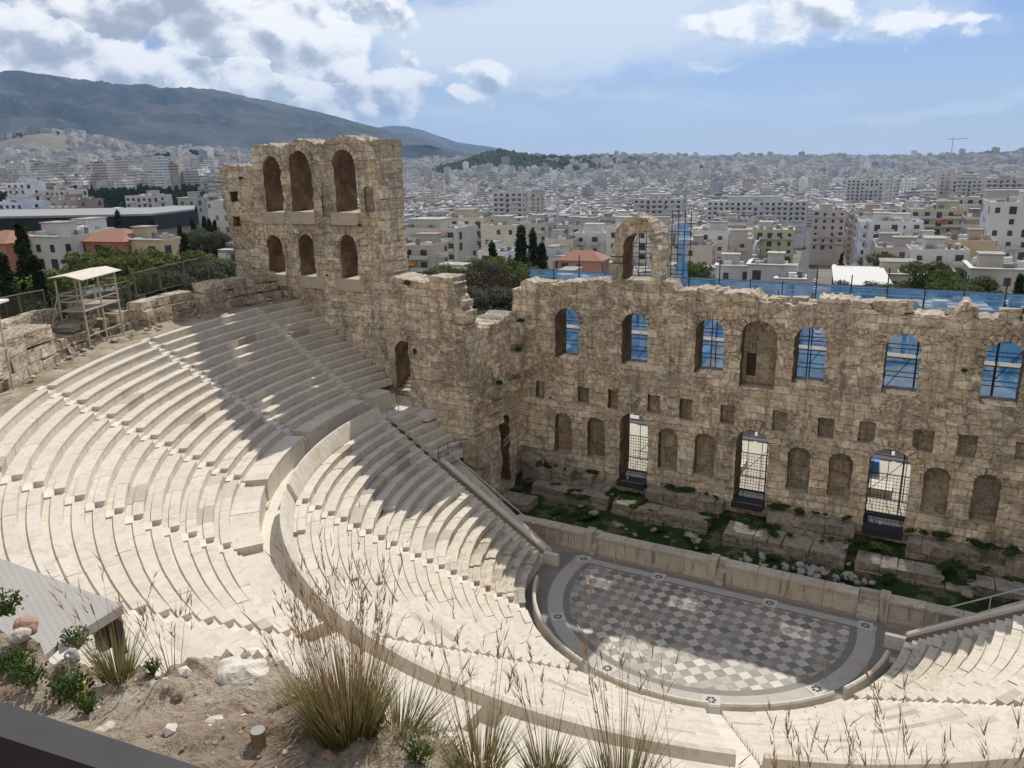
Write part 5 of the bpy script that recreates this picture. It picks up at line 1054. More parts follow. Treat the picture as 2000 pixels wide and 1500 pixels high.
H((850, 445, 240, 21, 13, (.60, .57, .50), 'long apartment block with balconies and orange awnings right of the tower', 'bal'))
H((815, 478, 215, 13, 11.7, (.52, .47, .38), 'beige block with orange and yellow awnings against the tower edge', 'bal'))
H((1000, 375, 520, 20, 18, (.60, .58, .55), 'wide modern block with dark ribbon windows in the middle of the city', 'bal'))
H((1045, 377, 640, 12, 10.8, (.50, .43, .36), 'tall brownish apartment slab standing above the middle city roofs', 'win'))
H((1290, 388, 520, 30, 20, (.56, .55, .52), 'long white building with dark glazed top floor above the free arch', 'bal'))
H((1480, 392, 560, 62, 22, (.62, .63, .64), 'long white modernist hall with strip windows in the middle right city', 'bal'))
H((1690, 350, 800, 30, 18, (.66, .65, .63), 'white balconied apartment slab in the right middle distance', 'bal'))
H((1852, 338, 820, 14, 14, (.60, .55, .48), 'narrow tall beige tower block in the right distance', 'win'))
H((1890, 352, 800, 26, 18, (.52, .51, .49), 'grey wide office block right of the narrow tower block', 'bal'))
H((1965, 350, 720, 28, 18, (.46, .45, .42), 'grey office building with rows of windows at the far right', 'bal'))
H((1830, 408, 350, 20, 15, (.55, .52, .38), 'ochre balconied block with white awnings upper right', 'bal'))
H((1940, 385, 380, 30, 16, (.53, .51, .44), 'grey ochre wide apartment block with roof garden at upper right', 'bal'))
H((1790, 405, 420, 15, 13.5, (.60, .58, .56), 'pale apartment block with white canopy at upper right', 'bal'))
H((1620, 410, 420, 15, 13.5, (.56, .51, .46), 'warm beige tall block with dark window rows right of the street', 'win'))
H((1700, 412, 400, 13, 11.7, (.60, .45, .36), 'pinkish apartment block behind the white cubic block', 'win'))
H((50, 358, 520, 14, 12.6, (.78, .78, .78), 'bright white balconied tower block at far left below the cypress belt', 'bal'))
H((120, 372, 520, 22, 15, (.66, .60, .52), 'beige twin block on the far left below the cypress belt', 'win'))
H((35, 396, 430, 22, 14, (.70, .74, .80), 'white and blue glazed office block at the left edge behind the museum', 'bal'))
H((412, 392, 400, 13, 11.7, (.50, .53, .52), 'grey green glass office block touching the left edge of the tower', 'bal'))
H((378, 388, 390, 10, 9, (.42, .44, .37), 'plain olive green blank wall block behind the museum end', 'low'))
H((290, 383, 470, 18, 14, (.55, .53, .50), 'low wide block with white roof tents behind the museum', 'bal'))
H((150, 391, 440, 18, 14, (.36, .28, .25), 'dark brownish brick block behind the museum roof', 'win'))
H((110, 462, 190, 15, 12, (.66, .66, .62), 'white modern house with wide overhanging flat roof left of the terracotta roof', 'low'))
H((160, 452, 205, 10, 9, (.74, .74, .73), 'white stepped roof house in front of the dark museum', 'low'))
H((232, 466, 185, 13, 11, (.48, .20, .13), 'grey house with wide terracotta tiled hip roof in front of the museum', 'tile'))
H((290, 470, 180, 13, 8, (.64, .52, .33), 'low cream yellow house right of the terracotta roof', 'low'))
H((18, 470, 190, 10, 10, (.48, .22, .15), 'small terracotta roofed house at the left edge behind the cypress', 'tile'))
M_WIN = flat('window_dark', (.035, .04, .045), .3, var=.3, spec=.6); M_AWN = flat('awning_cloth', (.62, .30, .14), .8, var=.25); M_BALC = flat('balcony_render', (.58, .57, .54), .8, var=.1); M_TILE = flat('terracotta_tile', (.31, .165, .115), .9, var=.35, sc=1.5)
WINM = MB().box((-.6, -.03, -.75), (.6, .1, .75)).mesh('window', M_WIN); WIN2 = MB().box((-.9, -.03, -1.05), (.9, .1, 1.05)).mesh('window', M_WIN)
def balm(w):
    b = MB(); b.box((-w/2, -1.25, -.08), (w/2, 0, .06)); b.box((-w/2, -1.25, .06), (w/2, -1.17, .95)); b.box((-w/2, -1.17, .06), (-w/2+.08, 0, .95)); b.box((w/2-.08, -1.17, .06), (w/2, 0, .95)); return b.mesh('balcony', M_BALC)
BALM = {w: balm(w) for w in (3, 5, 8)}
AWNM = MB().add([(-1.5, 0, 0), (1.5, 0, 0), (1.5, -1.7, -.8), (-1.5, -1.7, -.8), (-1.5, -1.7, -1.0), (1.5, -1.7, -1.0)], [(0, 1, 2, 3), (3, 2, 5, 4)]).mesh('awning', M_AWN)
HEROBB = []
def building(px_, ytop, dist, w, d, colr, label, kind, rz=None, group=None, parts=True):
    v = ray(px_, ytop); hd = np.hypot(v[0], v[1]); x = CAM[0]+v[0]/hd*dist; y = CAM[1]+v[1]/hd*dist; zt = CAM[2]+v[2]/hd*dist; zg = gz(x, y)-1.5
    if zt-zg < 5: zt = zg+5
    return building_at(x, y, zg, zt, w, d, colr, label, kind, rz, group, parts)
def building_at(x, y, zg, zt, w, d, colr, label, kind, rz=None, group=None, parts=True, rn=None):
    rn = rn or random.Random(int(x*13+y*7)); rz = SANG-math.pi/2+rn.uniform(-.05, .05) if rz is None else rz
    HEROBB.append((x, y, max(w, d)*.62)); h = zt-zg
    e = None
    if parts: e = empty('building', (x, y, zg), rz, label=label, cat='building', group=group)
    b = MB(); rf_ = rn.uniform(.55, 1.1); roofc = tuple(min(1, c*rf_) for c in (.44, .42, .385)); hp = (0 if kind in ('tile',) else .55)
    b.box((-w/2, -d/2, 0), (w/2, d/2, h-.02), 0, colr); L = .22
    if hp:
        b.box((-w/2, -d/2, h-.02), (w/2, -d/2+L, h+hp), 0, colr); b.box((-w/2, d/2-L, h-.02), (w/2, d/2, h+hp), 0, colr); b.box((-w/2, -d/2+L, h-.02), (-w/2+L, d/2-L, h+hp), 0, colr); b.box((w/2-L, -d/2+L, h-.02), (w/2, d/2-L, h+hp), 0, colr); b.box((-w/2+L, -d/2+L, h-.02), (w/2-L, d/2-L, h+.03), 0, roofc)
    pc = tuple(c*.95 for c in colr); pw, pd = w*rn.uniform(.25, .55), d*rn.uniform(.3, .6); ox, oy = rn.uniform(-.2, .2)*w, rn.uniform(-.1, .25)*d
    small = MB()
    if kind != 'tile':
        b.box((ox-pw/2, oy-pd/2, h), (ox+pw/2, oy+pd/2, h+2.7), 0, pc); b.box((ox-pw/2-.3, oy-pd/2-.3, h+2.7), (ox+pw/2+.3, oy+pd/2+.3, h+2.9), 0, roofc)
        for i in range(rn.randint(7, 15)): a, c = rn.uniform(-.42, .42)*w, rn.uniform(-.42, .42)*d; s = rn.uniform(.3, 1.0); b.box((a-s, c-s*.6, h), (a+s, c+s*.6, h+rn.uniform(.7, 1.7)), 0, rn.choice(((.8, .8, .8), (.25, .25, .26), (.5, .48, .45))))
        for i in range(rn.randint(0, 3)): a, c = rn.uniform(-.4, .4)*w, rn.uniform(-.4, .4)*d; b.box((a-.03, c-.03, h), (a+.03, c+.03, h+3.4), 0, (.2, .2, .2))
    if not parts:
        return b.build('building', M_CITY, usecol=True, loc=(x, y, zg), label=label, cat='building', group=group), rz
    wl = b.build('walls', M_NEARB, e, usecol=True)
    if kind == 'tile':
        rb = MB(); o = .5; zz = h; hh = 2.1; rb.add([(-w/2-o, -d/2-o, zz), (w/2+o, -d/2-o, zz), (w/2+o, d/2+o, zz), (-w/2-o, d/2+o, zz), (-w/2+d*.4, 0, zz+hh), (w/2-d*.4, 0, zz+hh)], [(0, 1, 5, 4), (1, 2, 5), (2, 3, 4, 5), (3, 0, 4), (3, 2, 1, 0)]); rb.build('roof', M_TILE, e)
    if kind == 'low': rb = MB(); rb.box((-w/2-.35, -d/2-.35, h+.56), (w/2+.35, -d/2+.5, h+.75)); rb.box((-w/2-.35, -d/2+.5, h+.56), (-w/2+.5, d/2+.35, h+.75)); rb.build('cornice', M_BALC, e)
    nf = max(1, int(min(h, 19)/3.1)); cnt = 0
    for f in range(nf):
        z = h-1.7-3.1*f
        if z < 1: break
        # front (-y local) and the two sides
        for (face, ln) in (('f', w), ('s', d), ('t', d)):
            n = max(1, int(ln/3.6))
            for i in range(n):
                if cnt > 88 or rn.random() < (.12 if face == 'f' else .45): continue
                q = -ln/2+ln*(i+.5)/n
                if face == 'f': lo, ro = (q, -d/2, z), 0
                elif face == 's': lo, ro = (w/2, q, z), math.pi/2
                else: lo, ro = (-w/2, q, z), -math.pi/2
                o = mobj('window', WIN2 if kind == 'bal' or rn.random() < .3 else WINM, e, lo); o.rotation_euler = (0, 0, ro); cnt += 1
        if kind in ('bal', 'win'):
            if kind == 'bal' or rn.random() < .5:
                bw = 8 if kind == 'bal' and w > 18 else (5 if kind == 'bal' else 3); nb = max(1, int(w/(bw+1.2)))
                for i in range(nb):
                    o = mobj('balcony', BALM[bw], e, (-w/2+w*(i+.5)/nb, -d/2, z-1.25))
                if 'awning' in label and f < 3:
                    for i in range(2): mobj('awning', AWNM, e, (rn.uniform(-.35, .35)*w, -d/2-.02, z+1.2))
                if rn.random() < .6: o = mobj('balcony', BALM[5], e, (w/2, 0, z-1.25)); o.rotation_euler = (0, 0, math.pi/2)
    return e, rz
for h_ in HERO: building(*h_, group=None)
# museum: long dark glass bar with grey roof
def museum():
    v0, v1 = hdir(-60, 430), hdir(282, 430); v2 = hdir(392, 430); A = CAM[:2]+v0*330; B = CAM[:2]+v1*330; C_ = CAM[:2]+v2*372
    def pt(u, v, dist): r = ray(u, v); hd = np.hypot(r[0], r[1]); return (CAM[0]+r[0]/hd*dist, CAM[1]+r[1]/hd*dist, CAM[2]+r[2]/hd*dist)
    e = empty('museum', (A[0], A[1], gz(*A)), label='long low museum of dark glass with a flat grey overhanging roof, left of the tower', cat='museum'); O = np.array(e.location)
    top = [pt(-80, 428, 335), pt(250, 422, 330), pt(300, 421, 330), pt(386, 411, 352)]; bot = [pt(-80, 460, 335), pt(250, 451, 330), pt(300, 449, 330), pt(386, 438, 352)]
    b = MB(); dp = np.array([H0[0]*.75-H1[0]*.3, H0[1]*.75-H1[1]*.3, 0])*60; V = []
    for t, q in zip(top, bot): V += [tuple(np.array(t)-O), tuple(np.array((t[0], t[1], q[2]))-O), tuple(np.array(t)+dp-O), tuple(np.array((t[0], t[1], q[2]))+dp-O)]
    F = []
    for i in range(3): a = 4*i; F += [(a+1, a+5, a+4, a), (a+2, a+6, a+7, a+3), (a+1, a+3, a+7, a+5)]
    F += [(0, 2, 3, 1), (12, 13, 15, 14)]; b.add(V, F); b.build('glass_wall', M_GLASSD, e)
    b = MB(); V = []
    for t in top:
        p = np.array(t)-O; V += [tuple(p+np.array([0, -1.5, .02])), tuple(p+np.array([0, -1.5, .75])), tuple(p+dp+np.array([0, 0, .02])), tuple(p+dp+np.array([0, 0, .75]))]
    F = []
    for i in range(3): a = 4*i; F += [(a, a+4, a+5, a+1), (a+1, a+5, a+7, a+3), (a+2, a+3, a+7, a+6), (a, a+2, a+6, a+4)]
    F += [(0, 1, 3, 2), (12, 14, 15, 13)]; b.add(V, F); b.build('roof', flat('museum_roof', (.28, .28, .27), .7, var=.12, sc=.05), e)
    b = MB(); V = []
    for q in bot:
        p = np.array(q)-O; V += [tuple(p+np.array([0, -3.5, -5])), tuple(p+np.array([0, -3.5, -.03])), tuple(p+dp*.3+np.array([0, 0, -.03])), tuple(p+dp*.3+np.array([0, 0, -5]))]
    F = []
    for i in range(3): a = 4*i; F += [(a, a+4, a+5, a+1), (a+1, a+5, a+6, a+2)]
    b.add(V, F); b.build('base', flat('museum_concrete', (.34, .31, .27), .8), e)
    for i in range(30):
        u = -60+15*i; q = pt(u, 430, 329.4 if u < 300 else 329.4+(u-300)*.25); q2 = pt(u, 455-i*.6, 329.4 if u < 300 else 329.4+(u-300)*.25); b = MB(); b.box((-.06, -.2, 0), (.06, 0, q[2]-q2[2])); b.build('mullion', M_DSTEEL, e, loc=np.array(q2)-O) if i % 3 == 0 else None
    for t in range(8): p = CAM[:2]+hdir(-40+60*t, 430)*(335); HEROBB.append((p[0]+dp[0]*.5, p[1]+dp[1]*.5, 34))
museum()
# procedural blocks: the nearest become things, the rest one mass
def clear(x, y, r):
    for (a, b, c) in HEROBB:
        if abs(a-x) < c+r and abs(b-y) < c+r and (a-x)**2+(b-y)**2 < (c+r)**2: return False
    s = (x-ST0[0])*SN[0]+(y-ST0[1])*SN[1]; al = (x-ST0[0])*SD[0]+(y-ST0[1])*SD[1]
    if abs(s) < 7+r and -20 < al < 700: return False
    return True
def green(x, y):   # belts of trees where no houses stand
    a, c = colpx(np.array([x]), np.array([y])); a = float(a[0]); c = float(c[0]); d = math.hypot(x-CAM[0], y-CAM[1])
    if c < 430 and 700 < d < 1010: return True
    if 865 < c < 1180 and 2650 < d < 3150 and not (c > 1040 and (int(x*3)+int(y*5)) % 3 == 0): return True
    if 300 < c < 440 and 2500 < d < 2850: return True
    if c < 190 and 3000 < d < 3420: return True
    if c < 440 and d < 345: return True
    if 440 <= c < 1080 and d < 195: return True
    if d < 150: return True
    return False
cand = []; rn = random.Random(5)
d = 150.
def street_aligned(u, s): return ST0+SD*u+SN*s
for iu in range(-8, 74):
    for js in range(-76, 58):
        u = iu*15.+rn.uniform(-1.5, 1.5)+(iu//4)*6; s = js*13.5+rn.uniform(-1.2, 1.2)+(js//4)*6+9.; p = street_aligned(u, s); dx, dy = p-CAM[:2]; dist = math.hypot(dx, dy)
        if not 150 < dist < 820: continue
        a, c = colpx(np.array([p[0]]), np.array([p[1]]))
        if abs(float(a[0])) > R_(36): continue
        w, dd = rn.uniform(9, 13.8), rn.uniform(9, 13.6)
        if green(p[0], p[1]) or not clear(p[0], p[1], 6.6): continue
        z = gz(p[0], p[1]); hh = 3.1*rn.choice((3, 4, 4, 5, 5, 6, 7))+1; k_ = rn.random(); far = dist > 420
        if dist < 230: hh = min(hh, 10.5)
        if float(c[0]) < 440: hh = min(hh, 11.)
        if float(c[0]) < 440 and dist > 560: continue
        cand.append((dist, p[0], p[1], z-2, z+hh, w, dd, SANG-math.pi/2+rn.uniform(-.04, .04), rn.choice(PAL), c[0]))
# choose the ones that show largest
def vis(c):
    X, Y, Z = px(np.array([c[1], c[2], c[4]])); x, y = float(X[0]), float(Y[0])
    if not -30 < x < 2030: return 0
    if y > 560 and x > 1000: return 0
    if 440 < x < 790: return 0
    return 1e4/c[0]
cand.sort(key=lambda c: -vis(c)); NIND = 300-len(HERO)
ind, rest = cand[:NIND], cand[NIND:]; ind = [c for c in ind if vis(c) > 0]; rest = rest+[c for c in cand[:NIND] if vis(c) <= 0]
zones = [(0, 440, 'left of the tower'), (440, 1180, 'between tower and free arch'), (1180, 1570, 'between free arch and car street'), (1570, 2100, 'right of the car street')]
cname = lambda c: 'white' if min(c) > .62 else ('grey' if max(c)-min(c) < .07 else ('beige' if c[0] > .5 else 'brown'))
zc = {i: [] for i in range(4)}
for c in ind:
    X = float(px(np.array([c[1], c[2], c[4]]))[0][0])
    for i, zz in enumerate(zones):
        if zz[0] <= X < zz[1] or (i == 0 and X < 0): zc[i].append((c, X)); break
for i, l in zc.items():
    l.sort(key=lambda t: t[0][0]); rows = [l[j:j+9] for j in range(0, len(l), 9)]
    for ri, row in enumerate(rows):
        row.sort(key=lambda t: t[1])
        for qi, (c, X) in enumerate(row):
            (dist, x, y, z0, z1, w, dd, rz, colr, _) = c
            lab = '%s %d-storey block, %s in city row %d, %s' % (cname(colr), max(2, int((z1-z0-3)/3.1)), ordw[qi], ri+1, zones[i][2])
            near = dist < 300
            o, r_ = building_at(x, y, z0, z1, w, dd, colr, lab, rn.choice(('win', 'bal', 'bal')), rz, 'ordinary apartment blocks of the near city', parts=near, rn=random.Random(ri*100+qi))
            if not near: o.rotation_euler = (0, 0, rz)
P = []
def addb(x, y, z0, z1, w, d, rz, c, r):
    P.append((x, y, z0, z1, w, d, rz, c)); k_ = r.random()
    if k_ < .8: P.append((x+r.uniform(-.2, .2)*w, y+r.uniform(-.2, .2)*d, z1-.1, z1+r.uniform(1.5, 3.4), w*r.uniform(.2, .55), d*r.uniform(.2, .55), rz, (lambda f_: tuple(q*f_ for q in c))(r.uniform(.7, 1.1))))
    for i in range(2): P.append((x+r.uniform(-.4, .4)*w, y+r.uniform(-.4, .4)*d, z1-.1, z1+r.uniform(.6, 1.6), r.uniform(1, 3.), r.uniform(1, 2.5), rz, r.choice(((.78, .78, .78), (.2, .2, .2), (.5, .48, .45)))))
for c in rest: addb(c[1], c[2], c[3], c[4], c[5], c[6], c[7], c[8], rn)
d = 800.
while d < 5600:
    st = 14+d*.0042; n = int(2*R_(36)*d/st); off = rn.random()
    for i in range(n):
        a = -R_(36)+2*R_(36)*(i+off+rn.uniform(-.25, .25))/n; h = H0*math.cos(a)+H1*math.sin(a); dd_ = d+rn.uniform(-.3, .3)*st; x, y = CAM[0]+h[0]*dd_, CAM[1]+h[1]*dd_
        if rn.random() < .10 or not clear(x, y, 9): continue
        if green(x, y): continue
        P.append((x, y, 0, 0, st*rn.uniform(.62, .88), st*rn.uniform(.62, .88), rn.choice((0, .3, .5, SANG, 1.1))+rn.uniform(-.05, .05), rn.choice(PAL)))
    d += st*rn.uniform(.95, 1.15)
farp = [p for p in P if p[2] == 0 and p[3] == 0]; P = [p for p in P if not (p[2] == 0 and p[3] == 0)]
zz = terr(np.array([p[0] for p in farp]), np.array([p[1] for p in farp]))
for p, z in zip(farp, zz):
    if z < -100: continue
    hh = 3.1*rn.choice((3, 4, 5, 5, 6, 6, 7, 8))+(rn.random() < .03)*18; cc = p[7]; w, dd_ = p[4], p[5]
    P.append((p[0], p[1], z-6, z+hh, w, dd_, p[6], cc)); P.append((p[0]+rn.uniform(-.2, .2)*w, p[1], z+hh-.1, z+hh+3, w*rn.uniform(.25, .5), dd_*rn.uniform(.25, .5), p[6], (lambda f_: tuple(q*f_ for q in cc))(rn.uniform(.6, 1.15))))
    if rn.random() < .35: P.append((p[0]+rn.uniform(-.4, .4)*w, p[1]+rn.uniform(-.4, .4)*w, z+hh-.1, z+hh+1.5, 3, 3, p[6], (.8, .8, .8) if rn.random() < .5 else (.15, .15, .16)))
v, f, c = boxes(P); mobj('distant_city', npmesh('distant_city', v, f, M_CITY, col=c), kind='stuff', label='endless pale flat-roofed houses of the distant city', cat='city')
# ------------------------------------------------------------------ street with cars
SW = flat('asphalt', (.06, .06, .062), .9); b = MB(); V = []; F = []
for i in range(60):
    u = -30+12*i; 
    for s in (-4.2, 4.2): p = ST0+SD*u+SN*s; V.append((p[0], p[1], gz(*(ST0+SD*u))+.12))
    if i: a = 2*(i-1); F.append((a, a+1, a+3, a+2))
mobj('road', npmesh('road', V, F, SW), kind='structure')
M_TYRE = flat('tyre', (.02, .02, .02), .9); M_CARG = flat('car_glass', (.02, .025, .03), .1, spec=.8)
CARM = {}
def carmesh(colr):
    b = MB(); sec = [(-2.1, .35, .62), (-2.0, .3, .92), (-1.0, .3, 1.0), (.9, .3, .98), (1.9, .3, .86), (2.1, .35, .6)]
    for (x0, a0, h0), (x1, a1, h1) in zip(sec[:-1], sec[1:]): b.add([(x0, -.85, a0), (x1, -.85, a1), (x1, .85, a1), (x0, .85, a0), (x0, -.85, h0), (x1, -.85, h1), (x1, .85, h1), (x0, .85, h0)], [(0, 3, 2, 1), (4, 5, 6, 7), (0, 1, 5, 4), (2, 3, 7, 6)])
    b.add([(-2.1, -.85, .35), (-2.1, .85, .35), (-2.1, .85, .62), (-2.1, -.85, .62), (2.1, -.85, .35), (2.1, .85, .35), (2.1, .85, .6), (2.1, -.85, .6)], [(0, 1, 2, 3), (4, 7, 6, 5)]); b.box((-1.0, -.68, 1.40), (.5, .68, 1.46)); return b.mesh('body', flat('car_paint', colr, .3, var=.05, spec=.6))
cb = MB(); cb.add([(-1.5, -.78, .95), (1.1, -.78, .95), (1.1, .78, .95), (-1.5, .78, .95), (-1.0, -.67, 1.41), (.5, -.67, 1.41), (.5, .67, 1.41), (-1.0, .67, 1.41)], [(0, 1, 5, 4), (1, 2, 6, 5), (2, 3, 7, 6), (3, 0, 4, 7), (4, 5, 6, 7)]); CABM = cb.mesh('cabin_glass', M_CARG)
WHM = MB().tube((0, -.1, 0), (0, .1, 0), .32, 12).mesh('wheel', M_TYRE)
ccs = {'white': (.75, .75, .75), 'silver': (.5, .5, .52), 'dark': (.05, .05, .06), 'red': (.35, .04, .03)}
cm = {k_: carmesh(c) for k_, c in ccs.items()}; rn = random.Random(8)
for i in range(34):
    u = 20+9.5*(i//2)+rn.uniform(-1, 1); s = 3.1 if i % 2 else -3.1; ck = rn.choice(list(ccs)); p = ST0+SD*u+SN*s
    e = empty('parked_car', (p[0], p[1], gz(*(ST0+SD*u))+.15), SANG+rn.uniform(-.03, .03), label='%s car, number %d up the street in the %s kerb row' % (ck, i//2+1, 'left' if i % 2 else 'right'), cat='car', group='cars parked along the narrow street')
    mobj('body', cm[ck], e); mobj('cabin_glass', CABM, e)
    for x in (-1.3, 1.3):
        for y in (-.78, .78): mobj('wheel', WHM, e, (x, y, .32))
# building wrapped in dark green netting beside the street
p = ST0+SD*38-SN*11
e = empty('netted_building', (p[0], p[1], gz(*p)), SANG, label='narrow building wrapped in dark green scaffold netting on the right side of the street', cat='building'); b = MB(); b.box((-14, -5, 0), (14, 5.5, 13)); b.build('netting', flat('green_netting', (.022, .045, .040), .9, var=.4, sc=.4), e)
b = MB(); b.box((-14.3, -5.3, 12.9), (14.3, 5.8, 13.3)); b.build('roof', M_BALC, e)
# crane
v = hdir(1858, 300); p = CAM[:2]+v*2600; b = MB(); zb = gz(*p); b.box((p[0]-1, p[1]-1, zb), (p[0]+1, p[1]+1, 50.)); b.tube((p[0]-H1[0]*18, p[1]-H1[1]*18, 50), (p[0]+H1[0]*42, p[1]+H1[1]*42, 50.8), 1.); b.tube((p[0], p[1], 50), (p[0], p[1], 58), .8); b.build('tower_crane', M_STEEL, label='thin tower crane on the skyline at the right', cat='crane')
# ------------------------------------------------------------------ trees
def crown(n, blobs, sz, seed, mt, name='crown', shell=.5):
    q, f, c = leafcloud(n, 1, 1, 1, sz, seed, shell, .35, blobs=blobs); return npmesh(name, q, f, mt, col=c)
rn = random.Random(31)
def pineblobs(r, h, k, seed):
    g = random.Random(seed); out = []
    for i in range(k): a = g.uniform(0, 6.28); rr = r*g.uniform(0, .75); s = r*g.uniform(.28, .5); out.append(((rr*math.cos(a), rr*math.sin(a), h*g.uniform(.42, .92)), (s, s, s*.62)))
    return out
def limbs(r, h, k, seed, mt=M_BARK):
    g = random.Random(seed); b = MB(); b.tube((0, 0, -1), (g.uniform(-.2, .2), g.uniform(-.2, .2), h*.5), .26, 7, r2=.17)
    for i in range(k): a = g.uniform(0, 6.28); z = h*g.uniform(.28, .5); b.tube((0, 0, z), (r*.6*math.cos(a), r*.6*math.sin(a), h*g.uniform(.55, .85)), .12, 5, r2=.03)
    return b.mesh('trunk', mt)
TREES = {}
def kind(nm, fn):
    TREES[nm] = [fn(i) for i in range(3)]
kind('pine', lambda i: (crown(4200, pineblobs(3.6, 7.5, 14, i+1), .17, i, M_LPINE), limbs(3.6, 7.5, 6, i)))
kind('olive', lambda i: (crown(3600, pineblobs(2.8, 5.6, 13, i+11), .13, i+9, M_LOLIVE), limbs(2.8, 5.6, 7, i+4)))
kind('bare', lambda i: (crown(2600, pineblobs(3.0, 6.5, 12, i+21), .10, i+19, M_LBROWN, shell=.1), limbs(3.0, 6.5, 12, i+9)))
kind('cypress', lambda i: (crown(3800, [((random.Random(i*9+j).uniform(-.15, .15), random.Random(i*9+j+50).uniform(-.15, .15), .8+j*1.05), (lambda w: (w, w, .95))(1.05*math.sin(min(1, (j+1.6)/4.2)*math.pi/2)*(1-(j/10.5)**2.2)+.12)) for j in range(10)], .16, i+29, M_LCYP, shell=.45), limbs(.3, 6, 2, i+14)))
def tree(kd, x, y, s, label, group, z=None):
    nm = {'pine': 'pine_tree', 'olive': 'olive_tree', 'bare': 'leafless_tree', 'cypress': 'cypress_tree'}[kd]; cr, tr = TREES[kd][rn.randrange(3)]
    e = empty(nm, (x, y, gz(x, y) if z is None else z), rn.uniform(0, 6.28), label=label, cat='tree', group=group); sc = s*rn.uniform(.93, 1.07); e.scale = (sc*rn.uniform(.92, 1.1), sc, sc); mobj('crown', cr, e); mobj('trunk', tr, e)
def treepx(kd, u, vtop, dist, label, group, wid=1.):
    hts = dict(pine=7.7, olive=5.9, bare=6.6, cypress=10.9); r = ray(u, vtop); hd = np.hypot(r[0], r[1]); x, y = CAM[0]+r[0]/hd*dist, CAM[1]+r[1]/hd*dist; zt = CAM[2]+r[2]/hd*dist; zg = gz(x, y); s = (zt-zg)/hts[kd]
    if kd != 'cypress': smax = 1.5
    else: smax = 2.2
    s2 = min(max(s, .35), smax); z = zt-s2*hts[kd]; nm = {'pine': 'pine_tree', 'olive': 'olive_tree', 'bare': 'leafless_tree', 'cypress': 'cypress_tree'}[kd]; cr, tr = TREES[kd][rn.randrange(3)]
    e = empty(nm, (x, y, min(z, zg+.3) if s < smax else z), rn.uniform(0, 6.28), label=label, cat='tree', group=group); e.scale = (s2*wid, s2*wid, s2 if s < smax else s2); mobj('crown', cr, e)
    if s > smax: b = MB(); b.tube((0, 0, (zg-z)/s2-1), (0, 0, .5), .3, 7, r2=.25); mobj('trunk', tr, e); o = b.build('lower_trunk', M_BARK, e)
    else: mobj('trunk', tr, e)
tg = 'trees below the left end of the upper walkway'
T = [('cypress', 36, 440, 82, 'dark ragged cypress rising above the others at the left edge'), ('cypress', 70, 505, 78, 'shorter dark cypress right of the tall ragged one'), ('cypress', 5, 500, 75, 'dark cypress cut off by the left picture edge'),
     ('pine', 15, 520, 82, 'dark pine in the left corner below the cypress'), ('pine', 60, 530, 84, 'dark green pine behind the left mesh fence'), ('pine', 100, 512, 96, 'green pine left of the cream lighting stand'), ('pine', 145, 492, 105, 'bright pine directly behind the lighting stand'), ('pine', 180, 470, 112, 'tallest rounded pine above the lighting stand'),
     ('pine', 205, 492, 100, 'pine right behind the stand roof'), ('pine', 235, 480, 110, 'pine right of the stand with reddish undergrowth'), ('pine', 265, 495, 100, 'low pine behind the start of the tall fence'), ('pine', 290, 482, 112, 'broad pine in the middle behind the tall fence'), ('pine', 325, 488, 105, 'pine right of the broad one behind the tall fence'), ('cypress', 358, 460, 112, 'dark uneven conifer standing before the cream yellow house'), ('olive', 390, 505, 98, 'grey green tree just left of the tower foot'), ('olive', 425, 468, 104, 'grey green shrub tree touching the tower left edge'), ('pine', 400, 480, 125, 'pine behind the fence end near the tower'), ('pine', 120, 555, 80, 'low pine just behind the boundary wall'), ('pine', 40, 575, 76, 'low dense pine by the left fence panels'), ('olive', 200, 545, 82, 'olive bush behind the stand platform'), ('olive', 265, 560, 80, 'olive bush behind the low fence'), ('olive', 330, 525, 88, 'olive bush behind the tall fence middle'), ('pine', 230, 525, 88, 'low pine between stand and fence'), ('pine', 165, 535, 86, 'low pine behind the stand posts')]
for k_, u, v_, ds, l in T: treepx(k_, u, v_, ds, l, tg)
tg = 'trees in the gap between the tower and the stage building'
T = [('olive', 812, 515, 108, 'olive tree against the right edge of the tower'), ('olive', 845, 520, 112, 'grey green tree second from the tower edge'), ('pine', 870, 500, 128, 'rounded tree left of centre in the gap'), ('bare', 905, 520, 104, 'brown leafless tree in the middle of the gap'), ('bare', 940, 505, 112, 'purplish brown leafless tree right of centre in the gap'), ('olive', 925, 560, 92, 'olive tree low in the gap above the rubble wall'), ('olive', 965, 555, 95, 'pale olive tree low right in the gap'), ('olive', 885, 570, 92, 'olive tree low left in the gap behind the corner wall'), ('pine', 985, 500, 118, 'dark tree beside the left end of the netting'), ('olive', 990, 560, 96, 'olive tree touching the corner of the stage building'), ('olive', 950, 590, 88, 'olive bush directly behind the rubble wall rail'), ('bare', 975, 520, 104, 'dark twiggy tree near the netting corner'), ('olive', 840, 555, 98, 'olive tree just above the corner wall top'), ('pine', 1005, 490, 130, 'dark pine under the pair of cypresses'), ('olive', 900, 600, 84, 'olive tree just above the stepped end of the corner wall'), ('olive', 935, 604, 83, 'olive tree close behind the middle of the rubble wall'), ('olive', 972, 600, 82, 'olive tree close behind the right end of the rubble wall'), ('olive', 868, 545, 90, 'olive tree leaning over the flat top of the corner wall'), ('cypress', 1018, 445, 150, 'tall dark cypress, left of the pair behind the netting'), ('cypress', 1042, 455, 155, 'dark cypress, right of the pair behind the netting'), ('cypress', 961, 475, 165, 'single slim dark cypress left of the pair'), ('cypress', 1058, 478, 150, 'small third cypress right of the pair'), ('pine', 1035, 500, 135, 'bushy tree at the foot of the cypress pair')]
for k_, u, v_, ds, l in T: treepx(k_, u, v_, ds, l, tg)
tg = 'trees among the houses behind the netting'
